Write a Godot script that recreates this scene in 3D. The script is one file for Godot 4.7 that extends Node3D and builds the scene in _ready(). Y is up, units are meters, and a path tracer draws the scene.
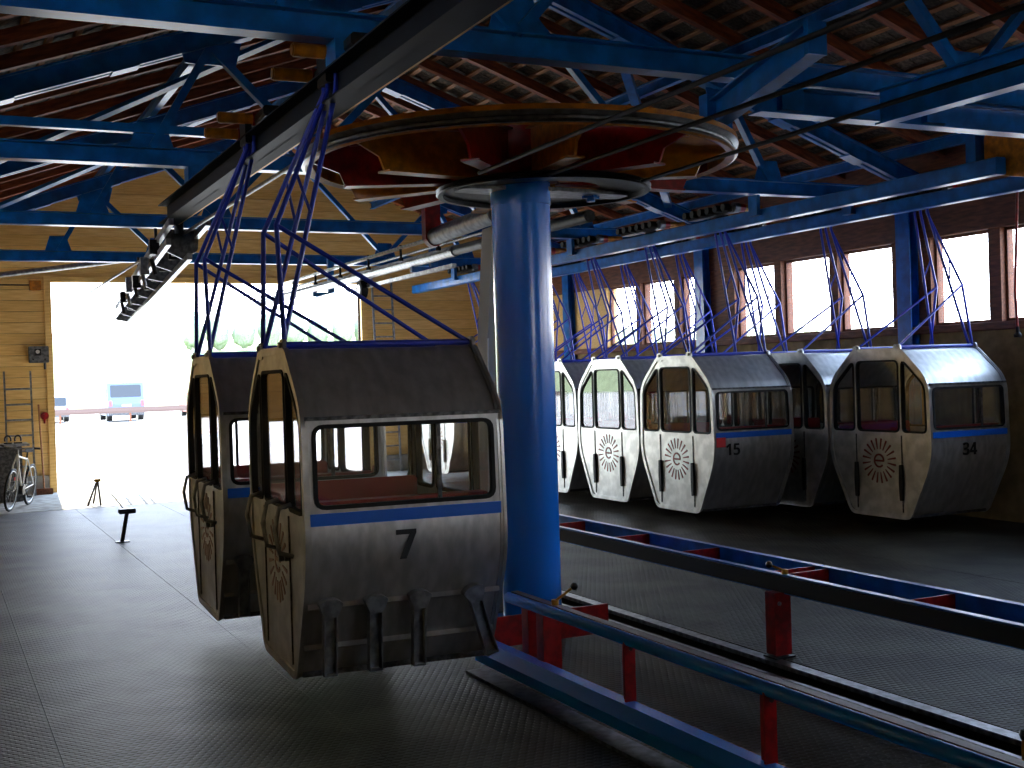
extends Node3D

# ------------------------------------------------------------------ helpers
var taken := {}
var M := {}

func numbered(called: String) -> String:
	if not taken.has(called):
		taken[called] = 0
		return called
	taken[called] += 1
	return "%s_%03d" % [called, taken[called]]

func thing(called: String, label: String, category: String, at := Vector3.ZERO, group := "") -> Node3D:
	var o := Node3D.new()
	o.name = numbered(called)
	add_child(o, true)
	o.position = at
	tag(o, label, category, group)
	return o

func tag(o: Node, label: String, category: String, group := "") -> void:
	o.set_meta("label", label)
	o.set_meta("category", category)
	if group != "":
		o.set_meta("group", group)

func struct(called: String, label: String, at := Vector3.ZERO) -> Node3D:
	var o := Node3D.new()
	o.name = called
	add_child(o, true)
	o.position = at
	o.set_meta("kind", "structure")
	o.set_meta("label", label)
	o.set_meta("category", called.split("_")[0])
	return o

func mb() -> SurfaceTool:
	var st := SurfaceTool.new()
	st.begin(Mesh.PRIMITIVE_TRIANGLES)
	return st

func obj(called: String, st: SurfaceTool, m: Material, parent: Node) -> MeshInstance3D:
	var o := MeshInstance3D.new()
	o.name = called
	o.mesh = st.commit()
	o.material_override = m
	o.cast_shadow = GeometryInstance3D.SHADOW_CASTING_SETTING_ON
	parent.add_child(o, true)
	return o

func inst(called: String, mesh: Mesh, m: Material, parent: Node, xf := Transform3D.IDENTITY) -> MeshInstance3D:
	var o := MeshInstance3D.new()
	o.name = called
	o.mesh = mesh
	o.material_override = m
	o.transform = xf
	parent.add_child(o, true)
	return o

func tri(st: SurfaceTool, a: Vector3, b: Vector3, c: Vector3, na: Vector3, nb: Vector3, nc: Vector3) -> void:
	if (b - a).cross(c - a).dot(na + nb + nc) > 0.0:
		st.set_normal(na); st.add_vertex(a)
		st.set_normal(nc); st.add_vertex(c)
		st.set_normal(nb); st.add_vertex(b)
	else:
		st.set_normal(na); st.add_vertex(a)
		st.set_normal(nb); st.add_vertex(b)
		st.set_normal(nc); st.add_vertex(c)

func quad(st: SurfaceTool, a: Vector3, b: Vector3, c: Vector3, d: Vector3, n: Vector3) -> void:
	tri(st, a, b, c, n, n, n)
	tri(st, a, c, d, n, n, n)

func box(st: SurfaceTool, c: Vector3, s: Vector3, bs := Basis.IDENTITY) -> void:
	var h := s * 0.5
	for ax in 3:
		for sg in [-1.0, 1.0]:
			var n := Vector3.ZERO
			n[ax] = sg
			var u := Vector3.ZERO
			u[(ax + 1) % 3] = 1.0
			var w := Vector3.ZERO
			w[(ax + 2) % 3] = 1.0
			var o := n * h
			var p := [o + u * h + w * h, o - u * h + w * h, o - u * h - w * h, o + u * h - w * h]
			quad(st, c + bs * p[0], c + bs * p[1], c + bs * p[2], c + bs * p[3], bs * n)

# chamfered box
func cbox(st: SurfaceTool, c: Vector3, s: Vector3, ch: float, bs := Basis.IDENTITY) -> void:
	var poly := PackedVector2Array()
	var hx := s.x * 0.5
	var hy := s.y * 0.5
	for p in [Vector2(-hx + ch, -hy), Vector2(hx - ch, -hy), Vector2(hx, -hy + ch), Vector2(hx, hy - ch), Vector2(hx - ch, hy), Vector2(-hx + ch, hy), Vector2(-hx, hy - ch), Vector2(-hx, -hy + ch)]:
		poly.append(p)
	panel(st, poly, [], s.z, Transform3D(bs, c))

func frame(a: Vector3, b: Vector3, up := Vector3.UP) -> Basis:
	var z := (b - a).normalized()
	if absf(z.dot(up)) > 0.98:
		up = Vector3.RIGHT if absf(z.x) < 0.9 else Vector3.UP
	var x := up.cross(z).normalized()
	var y := z.cross(x).normalized()
	return Basis(x, y, z)

# bar of w (sideways) x h (up) from a to b; off shifts it in its own frame
func bar(st: SurfaceTool, a: Vector3, b: Vector3, w: float, h: float, up := Vector3.UP, off := Vector2.ZERO) -> void:
	var f := frame(a, b, up)
	box(st, (a + b) * 0.5 + f.x * off.x + f.y * off.y, Vector3(w, h, (b - a).length()), f)

func ibeam(st: SurfaceTool, a: Vector3, b: Vector3, h: float, w: float, tf := 0.014, tw := 0.01, up := Vector3.UP) -> void:
	bar(st, a, b, tw, h - 2.0 * tf, up)
	bar(st, a, b, w, tf, up, Vector2(0, h * 0.5 - tf * 0.5))
	bar(st, a, b, w, tf, up, Vector2(0, -h * 0.5 + tf * 0.5))

func tube(st: SurfaceTool, pts: Array, r: float, n := 8, caps := true) -> void:
	var rings := []
	var nrm := []
	var prev := Vector3.ZERO
	for i in pts.size():
		var p: Vector3 = pts[i]
		var t := Vector3.ZERO
		if i > 0:
			t += (p - pts[i - 1]).normalized()
		if i < pts.size() - 1:
			t += (pts[i + 1] - p).normalized()
		t = t.normalized()
		var u := prev
		if i == 0:
			u = Vector3.UP if absf(t.y) < 0.9 else Vector3.RIGHT
		u = (u - t * u.dot(t)).normalized()
		prev = u
		var w := t.cross(u)
		var ring := []
		var rn := []
		for k in n:
			var a := TAU * k / n
			var d := u * cos(a) + w * sin(a)
			ring.append(p + d * r)
			rn.append(d)
		rings.append(ring)
		nrm.append(rn)
		if caps and (i == 0 or i == pts.size() - 1):
			var cn := -t if i == 0 else t
			for k in n:
				tri(st, p, ring[k], ring[(k + 1) % n], cn, cn, cn)
	for i in pts.size() - 1:
		for k in n:
			var k2 := (k + 1) % n
			tri(st, rings[i][k], rings[i][k2], rings[i + 1][k2], nrm[i][k], nrm[i][k2], nrm[i + 1][k2])
			tri(st, rings[i][k], rings[i + 1][k2], rings[i + 1][k], nrm[i][k], nrm[i + 1][k2], nrm[i + 1][k])

func cyl(st: SurfaceTool, a: Vector3, b: Vector3, r: float, n := 16) -> void:
	tube(st, [a, b], r, n)

# lathe about y: profile of (radius, height), flat shading along the profile, smooth around
func lathe(st: SurfaceTool, prof: Array, n: int, xf := Transform3D.IDENTITY, closed := false) -> void:
	var m := prof.size()
	for i in (m if closed else m - 1):
		var p: Vector2 = prof[i]
		var q: Vector2 = prof[(i + 1) % m]
		var e := q - p
		var nn := Vector2(e.y, -e.x).normalized()
		for k in n:
			var a := TAU * k / n
			var b := TAU * (k + 1) / n
			var da := Vector3(cos(a), 0, sin(a))
			var db := Vector3(cos(b), 0, sin(b))
			var na := xf.basis * (da * nn.x + Vector3.UP * nn.y)
			var nb := xf.basis * (db * nn.x + Vector3.UP * nn.y)
			var pa := xf * (da * p.x + Vector3.UP * p.y)
			var pb := xf * (db * p.x + Vector3.UP * p.y)
			var qa := xf * (da * q.x + Vector3.UP * q.y)
			var qb := xf * (db * q.x + Vector3.UP * q.y)
			if p.x > 0.0001:
				tri(st, pa, pb, qb, na, nb, nb)
			if q.x > 0.0001:
				tri(st, pa, qb, qa, na, nb, na)

func round_poly(pts: Array, rad: Array, seg := 4) -> PackedVector2Array:
	var out := PackedVector2Array()
	var n := pts.size()
	for i in n:
		var p: Vector2 = pts[i]
		var a: Vector2 = pts[(i + n - 1) % n]
		var b: Vector2 = pts[(i + 1) % n]
		var r: float = rad[i] if rad.size() > 1 else rad[0]
		if r <= 0.0:
			out.append(p)
			continue
		var s := p + (a - p).normalized() * minf(r, (a - p).length() * 0.49)
		var e := p + (b - p).normalized() * minf(r, (b - p).length() * 0.49)
		for k in seg + 1:
			var t := float(k) / seg
			out.append(s.lerp(p, t).lerp(p.lerp(e, t), t))
	return out

# flat plate of thickness t in the xy plane of xf, with holes
func panel(st: SurfaceTool, outline: PackedVector2Array, holes: Array, t: float, xf := Transform3D.IDENTITY) -> void:
	var cuts := []
	for h in holes:
		var lo := 1e9
		var hi := -1e9
		for p in h:
			lo = minf(lo, p.x)
			hi = maxf(hi, p.x)
		cuts.append((lo + hi) * 0.5)
	cuts.sort()
	var pieces := [outline]
	if cuts.size() > 0:
		pieces = []
		var edges := [-1000.0] + cuts + [1000.0]
		for i in edges.size() - 1:
			var r := PackedVector2Array([Vector2(edges[i], -1000), Vector2(edges[i + 1], -1000), Vector2(edges[i + 1], 1000), Vector2(edges[i], 1000)])
			for p in Geometry2D.intersect_polygons(outline, r):
				pieces.append(p)
		for h in holes:
			var nx := []
			for p in pieces:
				for q in Geometry2D.clip_polygons(p, h):
					if q.size() > 2:
						nx.append(q)
			pieces = nx
	var up := xf.basis.z.normalized()
	for p in pieces:
		var idx := Geometry2D.triangulate_polygon(p)
		for k in range(0, idx.size(), 3):
			for s in [-0.5, 0.5]:
				var z: float = s * t
				var a := xf * Vector3(p[idx[k]].x, p[idx[k]].y, z)
				var b := xf * Vector3(p[idx[k + 1]].x, p[idx[k + 1]].y, z)
				var c := xf * Vector3(p[idx[k + 2]].x, p[idx[k + 2]].y, z)
				var n: Vector3 = up * signf(s)
				tri(st, a, b, c, n, n, n)
	wall(st, outline, t, xf, 1.0)
	for h in holes:
		wall(st, h, t, xf, -1.0)

func wall(st: SurfaceTool, poly: PackedVector2Array, t: float, xf: Transform3D, sg: float) -> void:
	var ccw := -1.0 if Geometry2D.is_polygon_clockwise(poly) else 1.0
	for i in poly.size():
		var p := poly[i]
		var q := poly[(i + 1) % poly.size()]
		var e := q - p
		if e.length() < 1e-6:
			continue
		var n := (xf.basis * Vector3(e.y, -e.x, 0)).normalized() * sg * ccw
		quad(st, xf * Vector3(p.x, p.y, -t * 0.5), xf * Vector3(q.x, q.y, -t * 0.5), xf * Vector3(q.x, q.y, t * 0.5), xf * Vector3(p.x, p.y, t * 0.5), n)

func grow(poly: PackedVector2Array, d: float) -> PackedVector2Array:
	var r := Geometry2D.offset_polygon(poly, d)
	return r[0] if r.size() > 0 else poly

func rect(x0: float, y0: float, x1: float, y1: float) -> PackedVector2Array:
	return PackedVector2Array([Vector2(x0, y0), Vector2(x1, y0), Vector2(x1, y1), Vector2(x0, y1)])

# open shell swept along x from a 2D strip (z, y)
func sweep_x(st: SurfaceTool, strip: Array, x0: float, x1: float, t: float) -> void:
	var nn := []
	for i in strip.size():
		var e := Vector2.ZERO
		if i > 0:
			e += (strip[i] - strip[i - 1]).normalized()
		if i < strip.size() - 1:
			e += (strip[i + 1] - strip[i]).normalized()
		e = e.normalized()
		nn.append(Vector2(e.y, -e.x))
	for i in strip.size() - 1:
		for s in [0.0, 1.0]:
			var n0: Vector2 = nn[i]
			var n1: Vector2 = nn[i + 1]
			var p: Vector2 = strip[i] - n0 * t * s
			var q: Vector2 = strip[i + 1] - n1 * t * s
			var sg: float = 1.0 - 2.0 * s
			var a3: Vector3 = Vector3(0, n0.y, n0.x) * sg
			var b3: Vector3 = Vector3(0, n1.y, n1.x) * sg
			tri(st, Vector3(x0, p.y, p.x), Vector3(x1, p.y, p.x), Vector3(x1, q.y, q.x), a3, a3, b3)
			tri(st, Vector3(x0, p.y, p.x), Vector3(x1, q.y, q.x), Vector3(x0, q.y, q.x), a3, b3, b3)

func text_mesh(s: String, size: float, depth: float) -> TextMesh:
	var t := TextMesh.new()
	var f := SystemFont.new()
	f.font_names = PackedStringArray(["Droid Sans"])
	f.font_weight = 700
	t.font = f
	t.text = s
	t.font_size = 64
	t.pixel_size = size / 64.0
	t.depth = depth
	t.curve_step = 1.0
	return t

# ------------------------------------------------------------------ materials
func noise_tex(freq: float, cols: Array, offs: Array, sz := 256, seed_ := 1, oct := 4, kind := FastNoiseLite.TYPE_SIMPLEX_SMOOTH) -> NoiseTexture2D:
	var n := FastNoiseLite.new()
	n.noise_type = kind
	n.seed = seed_
	n.frequency = freq
	n.fractal_octaves = oct
	var t := NoiseTexture2D.new()
	t.width = sz
	t.height = sz
	t.seamless = true
	t.noise = n
	var g := Gradient.new()
	g.offsets = PackedFloat32Array(offs)
	g.colors = PackedColorArray(cols)
	t.color_ramp = g
	return t

func mat(c: Color, rough: float, metal := 0.0) -> StandardMaterial3D:
	var m := StandardMaterial3D.new()
	m.albedo_color = c
	m.roughness = rough
	m.metallic = metal
	return m

func grained(c: Color, rough: float, metal: float, freq: float, lo: float, scale: Vector3, seed_ := 1) -> StandardMaterial3D:
	var m := mat(c, rough, metal)
	m.albedo_texture = noise_tex(freq, [Color(lo, lo, lo), Color(1, 1, 1)], [0.25, 0.75], 256, seed_)
	m.uv1_triplanar = true
	m.uv1_scale = scale
	return m

func glass(alpha: float, c := Color(0.9, 0.95, 0.95)) -> StandardMaterial3D:
	var m := mat(Color(c.r, c.g, c.b, alpha), 0.03)
	m.transparency = BaseMaterial3D.TRANSPARENCY_ALPHA
	return m

func make_materials() -> void:
	M.blue = grained(Color(0.0, 0.44, 0.78), 0.28, 0.0, 0.02, 0.8, Vector3(0.7, 0.7, 0.7), 3)
	M.blue_gloss = mat(Color(0.0, 0.45, 0.86), 0.25)
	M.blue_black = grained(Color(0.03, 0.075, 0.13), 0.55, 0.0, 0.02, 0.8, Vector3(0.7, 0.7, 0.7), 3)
	M.blue_gloss.clearcoat_enabled = true
	M.blue_gloss.clearcoat = 0.25
	M.blue_gloss.clearcoat_roughness = 0.12
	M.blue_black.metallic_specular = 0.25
	M.hanger = mat(Color(0.1, 0.2, 0.68), 0.3)
	M.stripe = mat(Color(0.0, 0.42, 0.9), 0.4)
	M.red = grained(Color(0.62, 0.04, 0.05), 0.3, 0.0, 0.02, 0.75, Vector3(2, 2, 2), 5)
	M.yellow = grained(Color(0.8, 0.5, 0.07), 0.28, 0.0, 0.02, 0.75, Vector3(2, 2, 2), 6)
	M.alu = grained(Color(0.78, 0.78, 0.77), 0.38, 0.7, 0.02, 0.86, Vector3(1.6, 0.7, 1.6), 7)
	M.alu_white = grained(Color(0.8, 0.8, 0.78), 0.3, 0.75, 0.012, 0.86, Vector3(1.3, 1.3, 1.3), 8)
	M.alu_dark = grained(Color(0.42, 0.42, 0.42), 0.5, 0.6, 0.03, 0.6, Vector3(2, 2, 2), 9)
	M.steel = grained(Color(0.5, 0.51, 0.52), 0.35, 0.85, 0.02, 0.7, Vector3(2, 2, 2), 10)
	M.galv = grained(Color(0.66, 0.68, 0.7), 0.3, 0.8, 0.02, 0.75, Vector3(2, 2, 2), 11)
	M.dark_steel = grained(Color(0.16, 0.16, 0.17), 0.4, 0.6, 0.02, 0.6, Vector3(3, 3, 3), 12)
	M.rope = mat(Color(0.07, 0.07, 0.065), 0.45, 0.4)
	M.rubber = mat(Color(0.03, 0.03, 0.03), 0.75)
	M.black = mat(Color(0.03, 0.03, 0.03), 0.4)
	M.seat = mat(Color(0.6, 0.04, 0.05), 0.5)
	M.glass = glass(0.05, Color(0.5, 0.55, 0.53))
	M.window_glass = glass(0.06)
	M.emblem = mat(Color(0.42, 0.1, 0.08), 0.5)
	M.emblem_faded = mat(Color(0.62, 0.5, 0.46), 0.5)
	M.grey_paint = mat(Color(0.62, 0.61, 0.58), 0.5)
	M.tag = mat(Color(1.0, 0.28, 0.28), 0.6)
	M.brass = mat(Color(0.75, 0.55, 0.2), 0.35, 0.7)
	M.white = mat(Color(0.85, 0.85, 0.83), 0.4)
	# wood
	var wt := func(c0: Color, c1: Color, s: int, sc: Vector3, rough: float) -> StandardMaterial3D:
		var m := mat(Color.WHITE, rough)
		m.albedo_texture = noise_tex(0.02, [c0, c1], [0.2, 0.8], 256, s, 5)
		m.uv1_triplanar = true
		m.uv1_scale = sc
		return m
	M.plank = []
	var pc := [[Color(0.87, 0.7, 0.4), Color(0.94, 0.79, 0.5)], [Color(0.85, 0.68, 0.38), Color(0.92, 0.77, 0.48)], [Color(0.88, 0.72, 0.43), Color(0.95, 0.81, 0.53)]]
	for i in 3:
		M.plank.append(wt.call(pc[i][0], pc[i][1], 20 + i, Vector3(0.35, 5.0, 5.0), 0.6))
	M.rafter = wt.call(Color(0.42, 0.19, 0.08), Color(0.62, 0.32, 0.15), 30, Vector3(0.6, 4.0, 4.0), 0.65)
	M.batten = wt.call(Color(0.5, 0.32, 0.18), Color(0.68, 0.46, 0.28), 31, Vector3(4.0, 4.0, 0.5), 0.7)
	M.timber = wt.call(Color(0.36, 0.2, 0.12), Color(0.5, 0.29, 0.18), 32, Vector3(4.0, 4.0, 0.6), 0.65)
	M.tile = []
	for i in 3:
		var k: float = [0.85, 1.0, 1.15][i]
		M.tile.append(wt.call(Color(0.24 * k, 0.21 * k, 0.18 * k), Color(0.4 * k, 0.36 * k, 0.31 * k), 40 + i, Vector3(3, 3, 3), 0.9))
	M.deck = mat(Color(0.13, 0.1, 0.09), 0.9)
	M.plaster = wt.call(Color(0.5, 0.42, 0.27), Color(0.6, 0.51, 0.34), 45, Vector3(0.8, 0.8, 0.8), 0.9)
	M.concrete = wt.call(Color(0.5, 0.49, 0.46), Color(0.66, 0.65, 0.61), 46, Vector3(0.7, 0.7, 0.7), 0.9)
	# studded steel plate: round studs on a hexagonal lattice
	var sz := 128
	var im := Image.create(sz, sz, false, Image.FORMAT_RGBA8)
	for y in sz:
		for x in sz:
			var best := 9.0
			for c in [Vector2(0.25, 0.25), Vector2(0.75, 0.75)]:
				var dx := wrapf(float(x) / sz - c.x + 0.5, 0.0, 1.0) - 0.5
				var dy := (wrapf(float(y) / sz - c.y + 0.5, 0.0, 1.0) - 0.5) * 1.732
				best = minf(best, sqrt(dx * dx + dy * dy))
			var h := clampf((0.42 - best) / 0.16, 0.0, 1.0)
			h = h * h * (3.0 - 2.0 * h)
			im.set_pixel(x, y, Color(h, h, h))
	var nim := im.duplicate()
	nim.bump_map_to_normal_map(14.0)
	nim.generate_mipmaps()
	var fl := mat(Color(0.3, 0.285, 0.235), 0.52, 0.0)
	fl.metallic_specular = 0.32
	fl.normal_enabled = true
	fl.normal_texture = ImageTexture.create_from_image(nim)
	fl.normal_scale = 1.0
	fl.detail_enabled = true
	fl.detail_uv_layer = BaseMaterial3D.DETAIL_UV_2
	fl.detail_blend_mode = BaseMaterial3D.BLEND_MODE_MUL
	fl.detail_albedo = noise_tex(0.012, [Color(0.66, 0.63, 0.58), Color(0.88, 0.87, 0.85), Color(1, 1, 1)], [0.2, 0.5, 0.8], 512, 50, 6)
	M.floor = fl

# floor slab with uv for the tread and uv2 for the grime
func plate(called: String, x0: float, z0: float, x1: float, z1: float, parent: Node, y := 0.0, t := 0.04) -> void:
	var st := mb()
	box(st, Vector3((x0 + x1) * 0.5, y - t * 0.5 - 0.0005, (z0 + z1) * 0.5), Vector3(x1 - x0, t, z1 - z0))
	var src := st.commit_to_arrays()
	var out := mb()
	var vs: PackedVector3Array = src[Mesh.ARRAY_VERTEX]
	var ns: PackedVector3Array = src[Mesh.ARRAY_NORMAL]
	for i in vs.size():
		out.set_normal(ns[i])
		out.set_uv(Vector2(vs[i].x / 0.048, vs[i].z / 0.083))
		out.set_uv2(Vector2(vs[i].x, vs[i].z) / 5.0)
		out.add_vertex(vs[i])
	out.generate_tangents()
	obj(called, out, M.floor, parent)

# ------------------------------------------------------------------ the scene
const RIDGE_X := 5.5
const TRUSS_Z := [-7.0, -11.53, -16.06, -20.59]
const BACK_Z := -23.5
const REAR_Z := 4.5
const LEFT_X := -1.2
const RIGHT_X := 11.4

func roof_y(x: float, y := 6.16) -> float:
	return y - 0.35 * absf(x - RIDGE_X)

func _ready() -> void:
	# camera
	var cam := Camera3D.new()
	cam.name = "camera"
	add_child(cam, true)
	var psi := atan2(582.0, 1200.0)
	var pit := -atan(9.0 / 1200.0)
	var roll := 0.03
	var fw := Vector3(sin(psi) * cos(pit), sin(pit), -cos(psi) * cos(pit))
	var r0 := Vector3(cos(psi), 0, sin(psi))
	var u0 := r0.cross(fw)
	cam.transform = Transform3D(Basis(r0 * cos(roll) - u0 * sin(roll), u0 * cos(roll) + r0 * sin(roll), -fw), Vector3(0, 1.9, 0))
	cam.fov = rad_to_deg(2.0 * atan(384.0 / 1200.0))
	cam.near = 0.05
	cam.far = 500.0
	# sky, sun and exposure
	var we := WorldEnvironment.new()
	we.name = "world_environment"
	var env := Environment.new()
	env.tonemap_mode = Environment.TONE_MAPPER_LINEAR
	env.tonemap_exposure = 1.15
	env.background_mode = Environment.BG_SKY
	var sky := Sky.new()
	var sm := ProceduralSkyMaterial.new()
	sm.sky_top_color = Color(0.68, 0.78, 0.92)
	sm.sky_horizon_color = Color(0.99, 0.98, 0.97)
	sm.ground_horizon_color = Color(0.9, 0.9, 0.88)
	sm.ground_bottom_color = Color(0.5, 0.5, 0.48)
	sm.sky_energy_multiplier = 3.2
	sm.ground_energy_multiplier = 3.2
	sky.sky_material = sm
	env.sky = sky
	env.sdfgi_enabled = true
	env.ssao_enabled = true
	env.ssil_enabled = true
	we.environment = env
	add_child(we, true)
	var sun := DirectionalLight3D.new()
	sun.name = "sun"
	sun.light_color = Color(1.0, 0.95, 0.86)
	sun.light_energy = 6.0
	sun.light_angular_distance = 0.5
	sun.shadow_enabled = true
	add_child(sun, true)
	sun.look_at_from_position(Vector3(1.5, 24, -43), Vector3(0, 0, -20))

	make_materials()
	build_shell()
	build_roof()
	build_trusses()
	build_wheel()
	build_overhead()
	build_cabins()
	build_floor_rails()
	build_back_items()
	build_outside()

func build_shell() -> void:
	# floor
	var fl := struct("floor", "dark tread plate steel floor with a narrow dark slot")
	var xs := [LEFT_X - 0.3, 0.55, 2.0, 3.27, 4.62]
	for i in 4:
		for j in 6:
			var z1 := REAR_Z - j * 4.08
			plate("floor_plate", xs[i] + 0.002, z1 - 4.078, xs[i + 1] - 0.002, z1, fl)
	plate("floor_plate", 4.62, -4.1, 4.94, REAR_Z, fl)
	var xr := [4.94, 6.6, 8.3, 10.0, RIGHT_X + 0.3]
	for i in 4:
		for j in 6:
			var z1 := REAR_Z - j * 4.08
			plate("floor_plate", xr[i] + 0.006, z1 - 4.078, xr[i + 1] - 0.002, z1, fl)
	var st := mb()
	box(st, Vector3(4.885, -0.015, -12.05), Vector3(0.09, 0.03, 15.9))
	obj("slot_edge", st, M.steel, fl)
	st = mb()
	box(st, Vector3(4.635, -0.015, -12.05), Vector3(0.03, 0.03, 15.9))
	obj("slot_edge", st, M.steel, fl)
	st = mb()
	box(st, Vector3(5.1, -0.08, -22.0), Vector3(12.8, 0.16, 3.96))
	obj("concrete_threshold", st, M.concrete, fl)
	st = mb()
	box(st, Vector3(5.2, -0.35, -9.6), Vector3(13.4, 0.3, 29.0))
	obj("foundation", st, M.deck, fl)

	# back wall with the big opening
	var wb := struct("wall_back", "yellow horizontal board gable wall with a wide open doorway")
	var gable := PackedVector2Array([Vector2(LEFT_X - 0.3, -0.2), Vector2(RIGHT_X + 0.3, -0.2), Vector2(RIGHT_X + 0.3, roof_y(RIGHT_X + 0.3, 6.8)), Vector2(RIDGE_X, 6.8), Vector2(LEFT_X - 0.3, roof_y(LEFT_X - 0.3, 6.8))])
	var opening := rect(2.05, -1.0, 8.0, 3.86)
	var core := Geometry2D.clip_polygons(gable, opening)
	st = mb()
	for p in core:
		panel(st, p, [], 0.16, Transform3D(Basis.IDENTITY, Vector3(0, 0, BACK_Z - 0.13)))
	obj("wall_core", st, M.timber, wb)
	var bh := 0.2
	var row := 0
	var y := 0.12
	while y < 6.7:
		var strip := rect(LEFT_X, y + 0.003, RIGHT_X, y + bh - 0.003)
		var cuts := [-10.0, 20.0]
		if y > 3.8:
			cuts = [-10.0, 3.4 + 1.7 * (row % 3), 20.0]
		for p in Geometry2D.intersect_polygons(strip, gable):
			for q in Geometry2D.clip_polygons(p, rect(1.93, -1.0, 8.12, 3.96)):
				for k in cuts.size() - 1:
					for w in Geometry2D.intersect_polygons(q, rect(cuts[k] + 0.002, -1, cuts[k + 1] - 0.002, 10)):
						st = mb()
						panel(st, w, [], 0.045, Transform3D(Basis.IDENTITY, Vector3(0, 0, BACK_Z - 0.025 + 0.003 * ((row * 7) % 3))))
						obj("plank", st, M.plank[(row + k) % 3], wb)
		y += bh
		row += 1
	# jambs, head and kerb of the doorway
	st = mb()
	box(st, Vector3(1.99, 1.97, BACK_Z - 0.07), Vector3(0.12, 3.98, 0.22))
	obj("door_jamb", st, M.plank[0], wb)
	st = mb()
	box(st, Vector3(8.06, 1.97, BACK_Z - 0.07), Vector3(0.12, 3.98, 0.22))
	obj("door_jamb", st, M.plank[0], wb)
	st = mb()
	box(st, Vector3(5.025, 3.91, BACK_Z - 0.07), Vector3(5.95, 0.1, 0.22))
	obj("door_head", st, M.plank[1], wb)
	st = mb()
	box(st, Vector3(0.36, 0.16, BACK_Z + 0.08), Vector3(3.1, 0.32, 0.14))
	obj("kerb", st, M.concrete, wb)
	st = mb()
	box(st, Vector3(9.8, 0.16, BACK_Z + 0.08), Vector3(3.2, 0.32, 0.14))
	obj("kerb", st, M.concrete, wb)

	# right wall: plaster below, timber frame with windows above
	var wr := struct("wall_right", "ochre plastered wall below a row of timber framed windows")
	var zl := REAR_Z - BACK_Z + 0.4
	var zc := (REAR_Z + BACK_Z) * 0.5
	st = mb()
	box(st, Vector3(RIGHT_X + 0.12, 1.08, zc), Vector3(0.24, 2.36, zl))
	obj("plaster_base", st, M.plaster, wr)
	st = mb()
	cbox(st, Vector3(RIGHT_X + 0.1, 2.31, zc), Vector3(0.34, 0.1, zl), 0.01)
	obj("sill_beam", st, M.timber, wr)
	st = mb()
	cbox(st, Vector3(RIGHT_X + 0.11, 3.82, zc), Vector3(0.26, 0.7, zl), 0.01)
	obj("lintel_beam", st, M.timber, wr)
	st = mb()
	box(st, Vector3(RIGHT_X + 0.12, 4.35, zc), Vector3(0.2, 0.4, zl))
	obj("eaves_board", st, M.timber, wr)
	var n := 0
	var panes := [[-19.34, -18.32], [-18.16, -17.1], [-16.94, -16.2], [-15.4, -14.41], [-14.25, -13.19], [-13.02, -11.97], [-11.3, -10.38], [-10.2, -9.28], [-9.1, -8.18], [-8.0, -7.3], [-6.6, -5.5], [-5.33, -4.23], [-4.06, -2.96], [-2.1, -1.0], [-0.83, 0.27]]
	panes.sort_custom(func(a, b): return a[0] < b[0])
	var prev := BACK_Z - 0.2
	for pn in panes + [[REAR_Z + 0.2, 0]]:
		st = mb()
		cbox(st, Vector3(RIGHT_X + 0.1, 2.91, (prev + pn[0]) * 0.5), Vector3(0.22, 1.12, pn[0] - prev), 0.008)
		obj("mullion", st, M.timber if prev > -20.0 else M.plank[1], wr)
		prev = pn[1]
	for pn in panes:
		n += 1
		var wn := struct("window_%d" % n, "plain clear pane in brown timber frame")
		wn.position = Vector3(RIGHT_X + 0.1, 2.36, (pn[0] + pn[1]) * 0.5)
		var w: float = pn[1] - pn[0]
		var xf := Transform3D(Basis(Vector3(0, 0, -1), Vector3.UP, Vector3(1, 0, 0)), Vector3.ZERO)
		st = mb()
		panel(st, rect(-w / 2, 0, w / 2, 1.11), [rect(-w / 2 + 0.035, 0.035, w / 2 - 0.035, 1.075)], 0.06, xf)
		obj("window_frame", st, M.timber, wn)
		st = mb()
		panel(st, rect(-w / 2 + 0.03, 0.03, w / 2 - 0.03, 1.08), [], 0.006, xf)
		obj("pane", st, M.window_glass, wn)

	# left wall and the wall behind the camera
	var wl := struct("wall_left", "plain yellow boarded wall")
	st = mb()
	box(st, Vector3(LEFT_X - 0.1, 2.05, zc), Vector3(0.2, 4.3, zl))
	obj("wall_core", st, M.plank[1], wl)
	var wf := struct("wall_front", "plain yellow boarded gable wall")
	st = mb()
	var fw := []
	for k in 2:
		fw.append(rect(5.0 + k * 1.4, 2.36, 6.2 + k * 1.4, 3.47))
	panel(st, gable, fw, 0.2, Transform3D(Basis.IDENTITY, Vector3(0, 0, REAR_Z + 0.1)))
	obj("wall_core", st, M.plank[1], wf)
	for p in fw:
		st = mb()
		panel(st, p, [grow(p, -0.06)], 0.14, Transform3D(Basis.IDENTITY, Vector3(0, 0, REAR_Z + 0.1)))
		obj("window_frame", st, M.timber, wf)
		st = mb()
		panel(st, grow(p, -0.05), [], 0.006, Transform3D(Basis.IDENTITY, Vector3(0, 0, REAR_Z + 0.1)))
		obj("pane", st, M.window_glass, wf)

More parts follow.
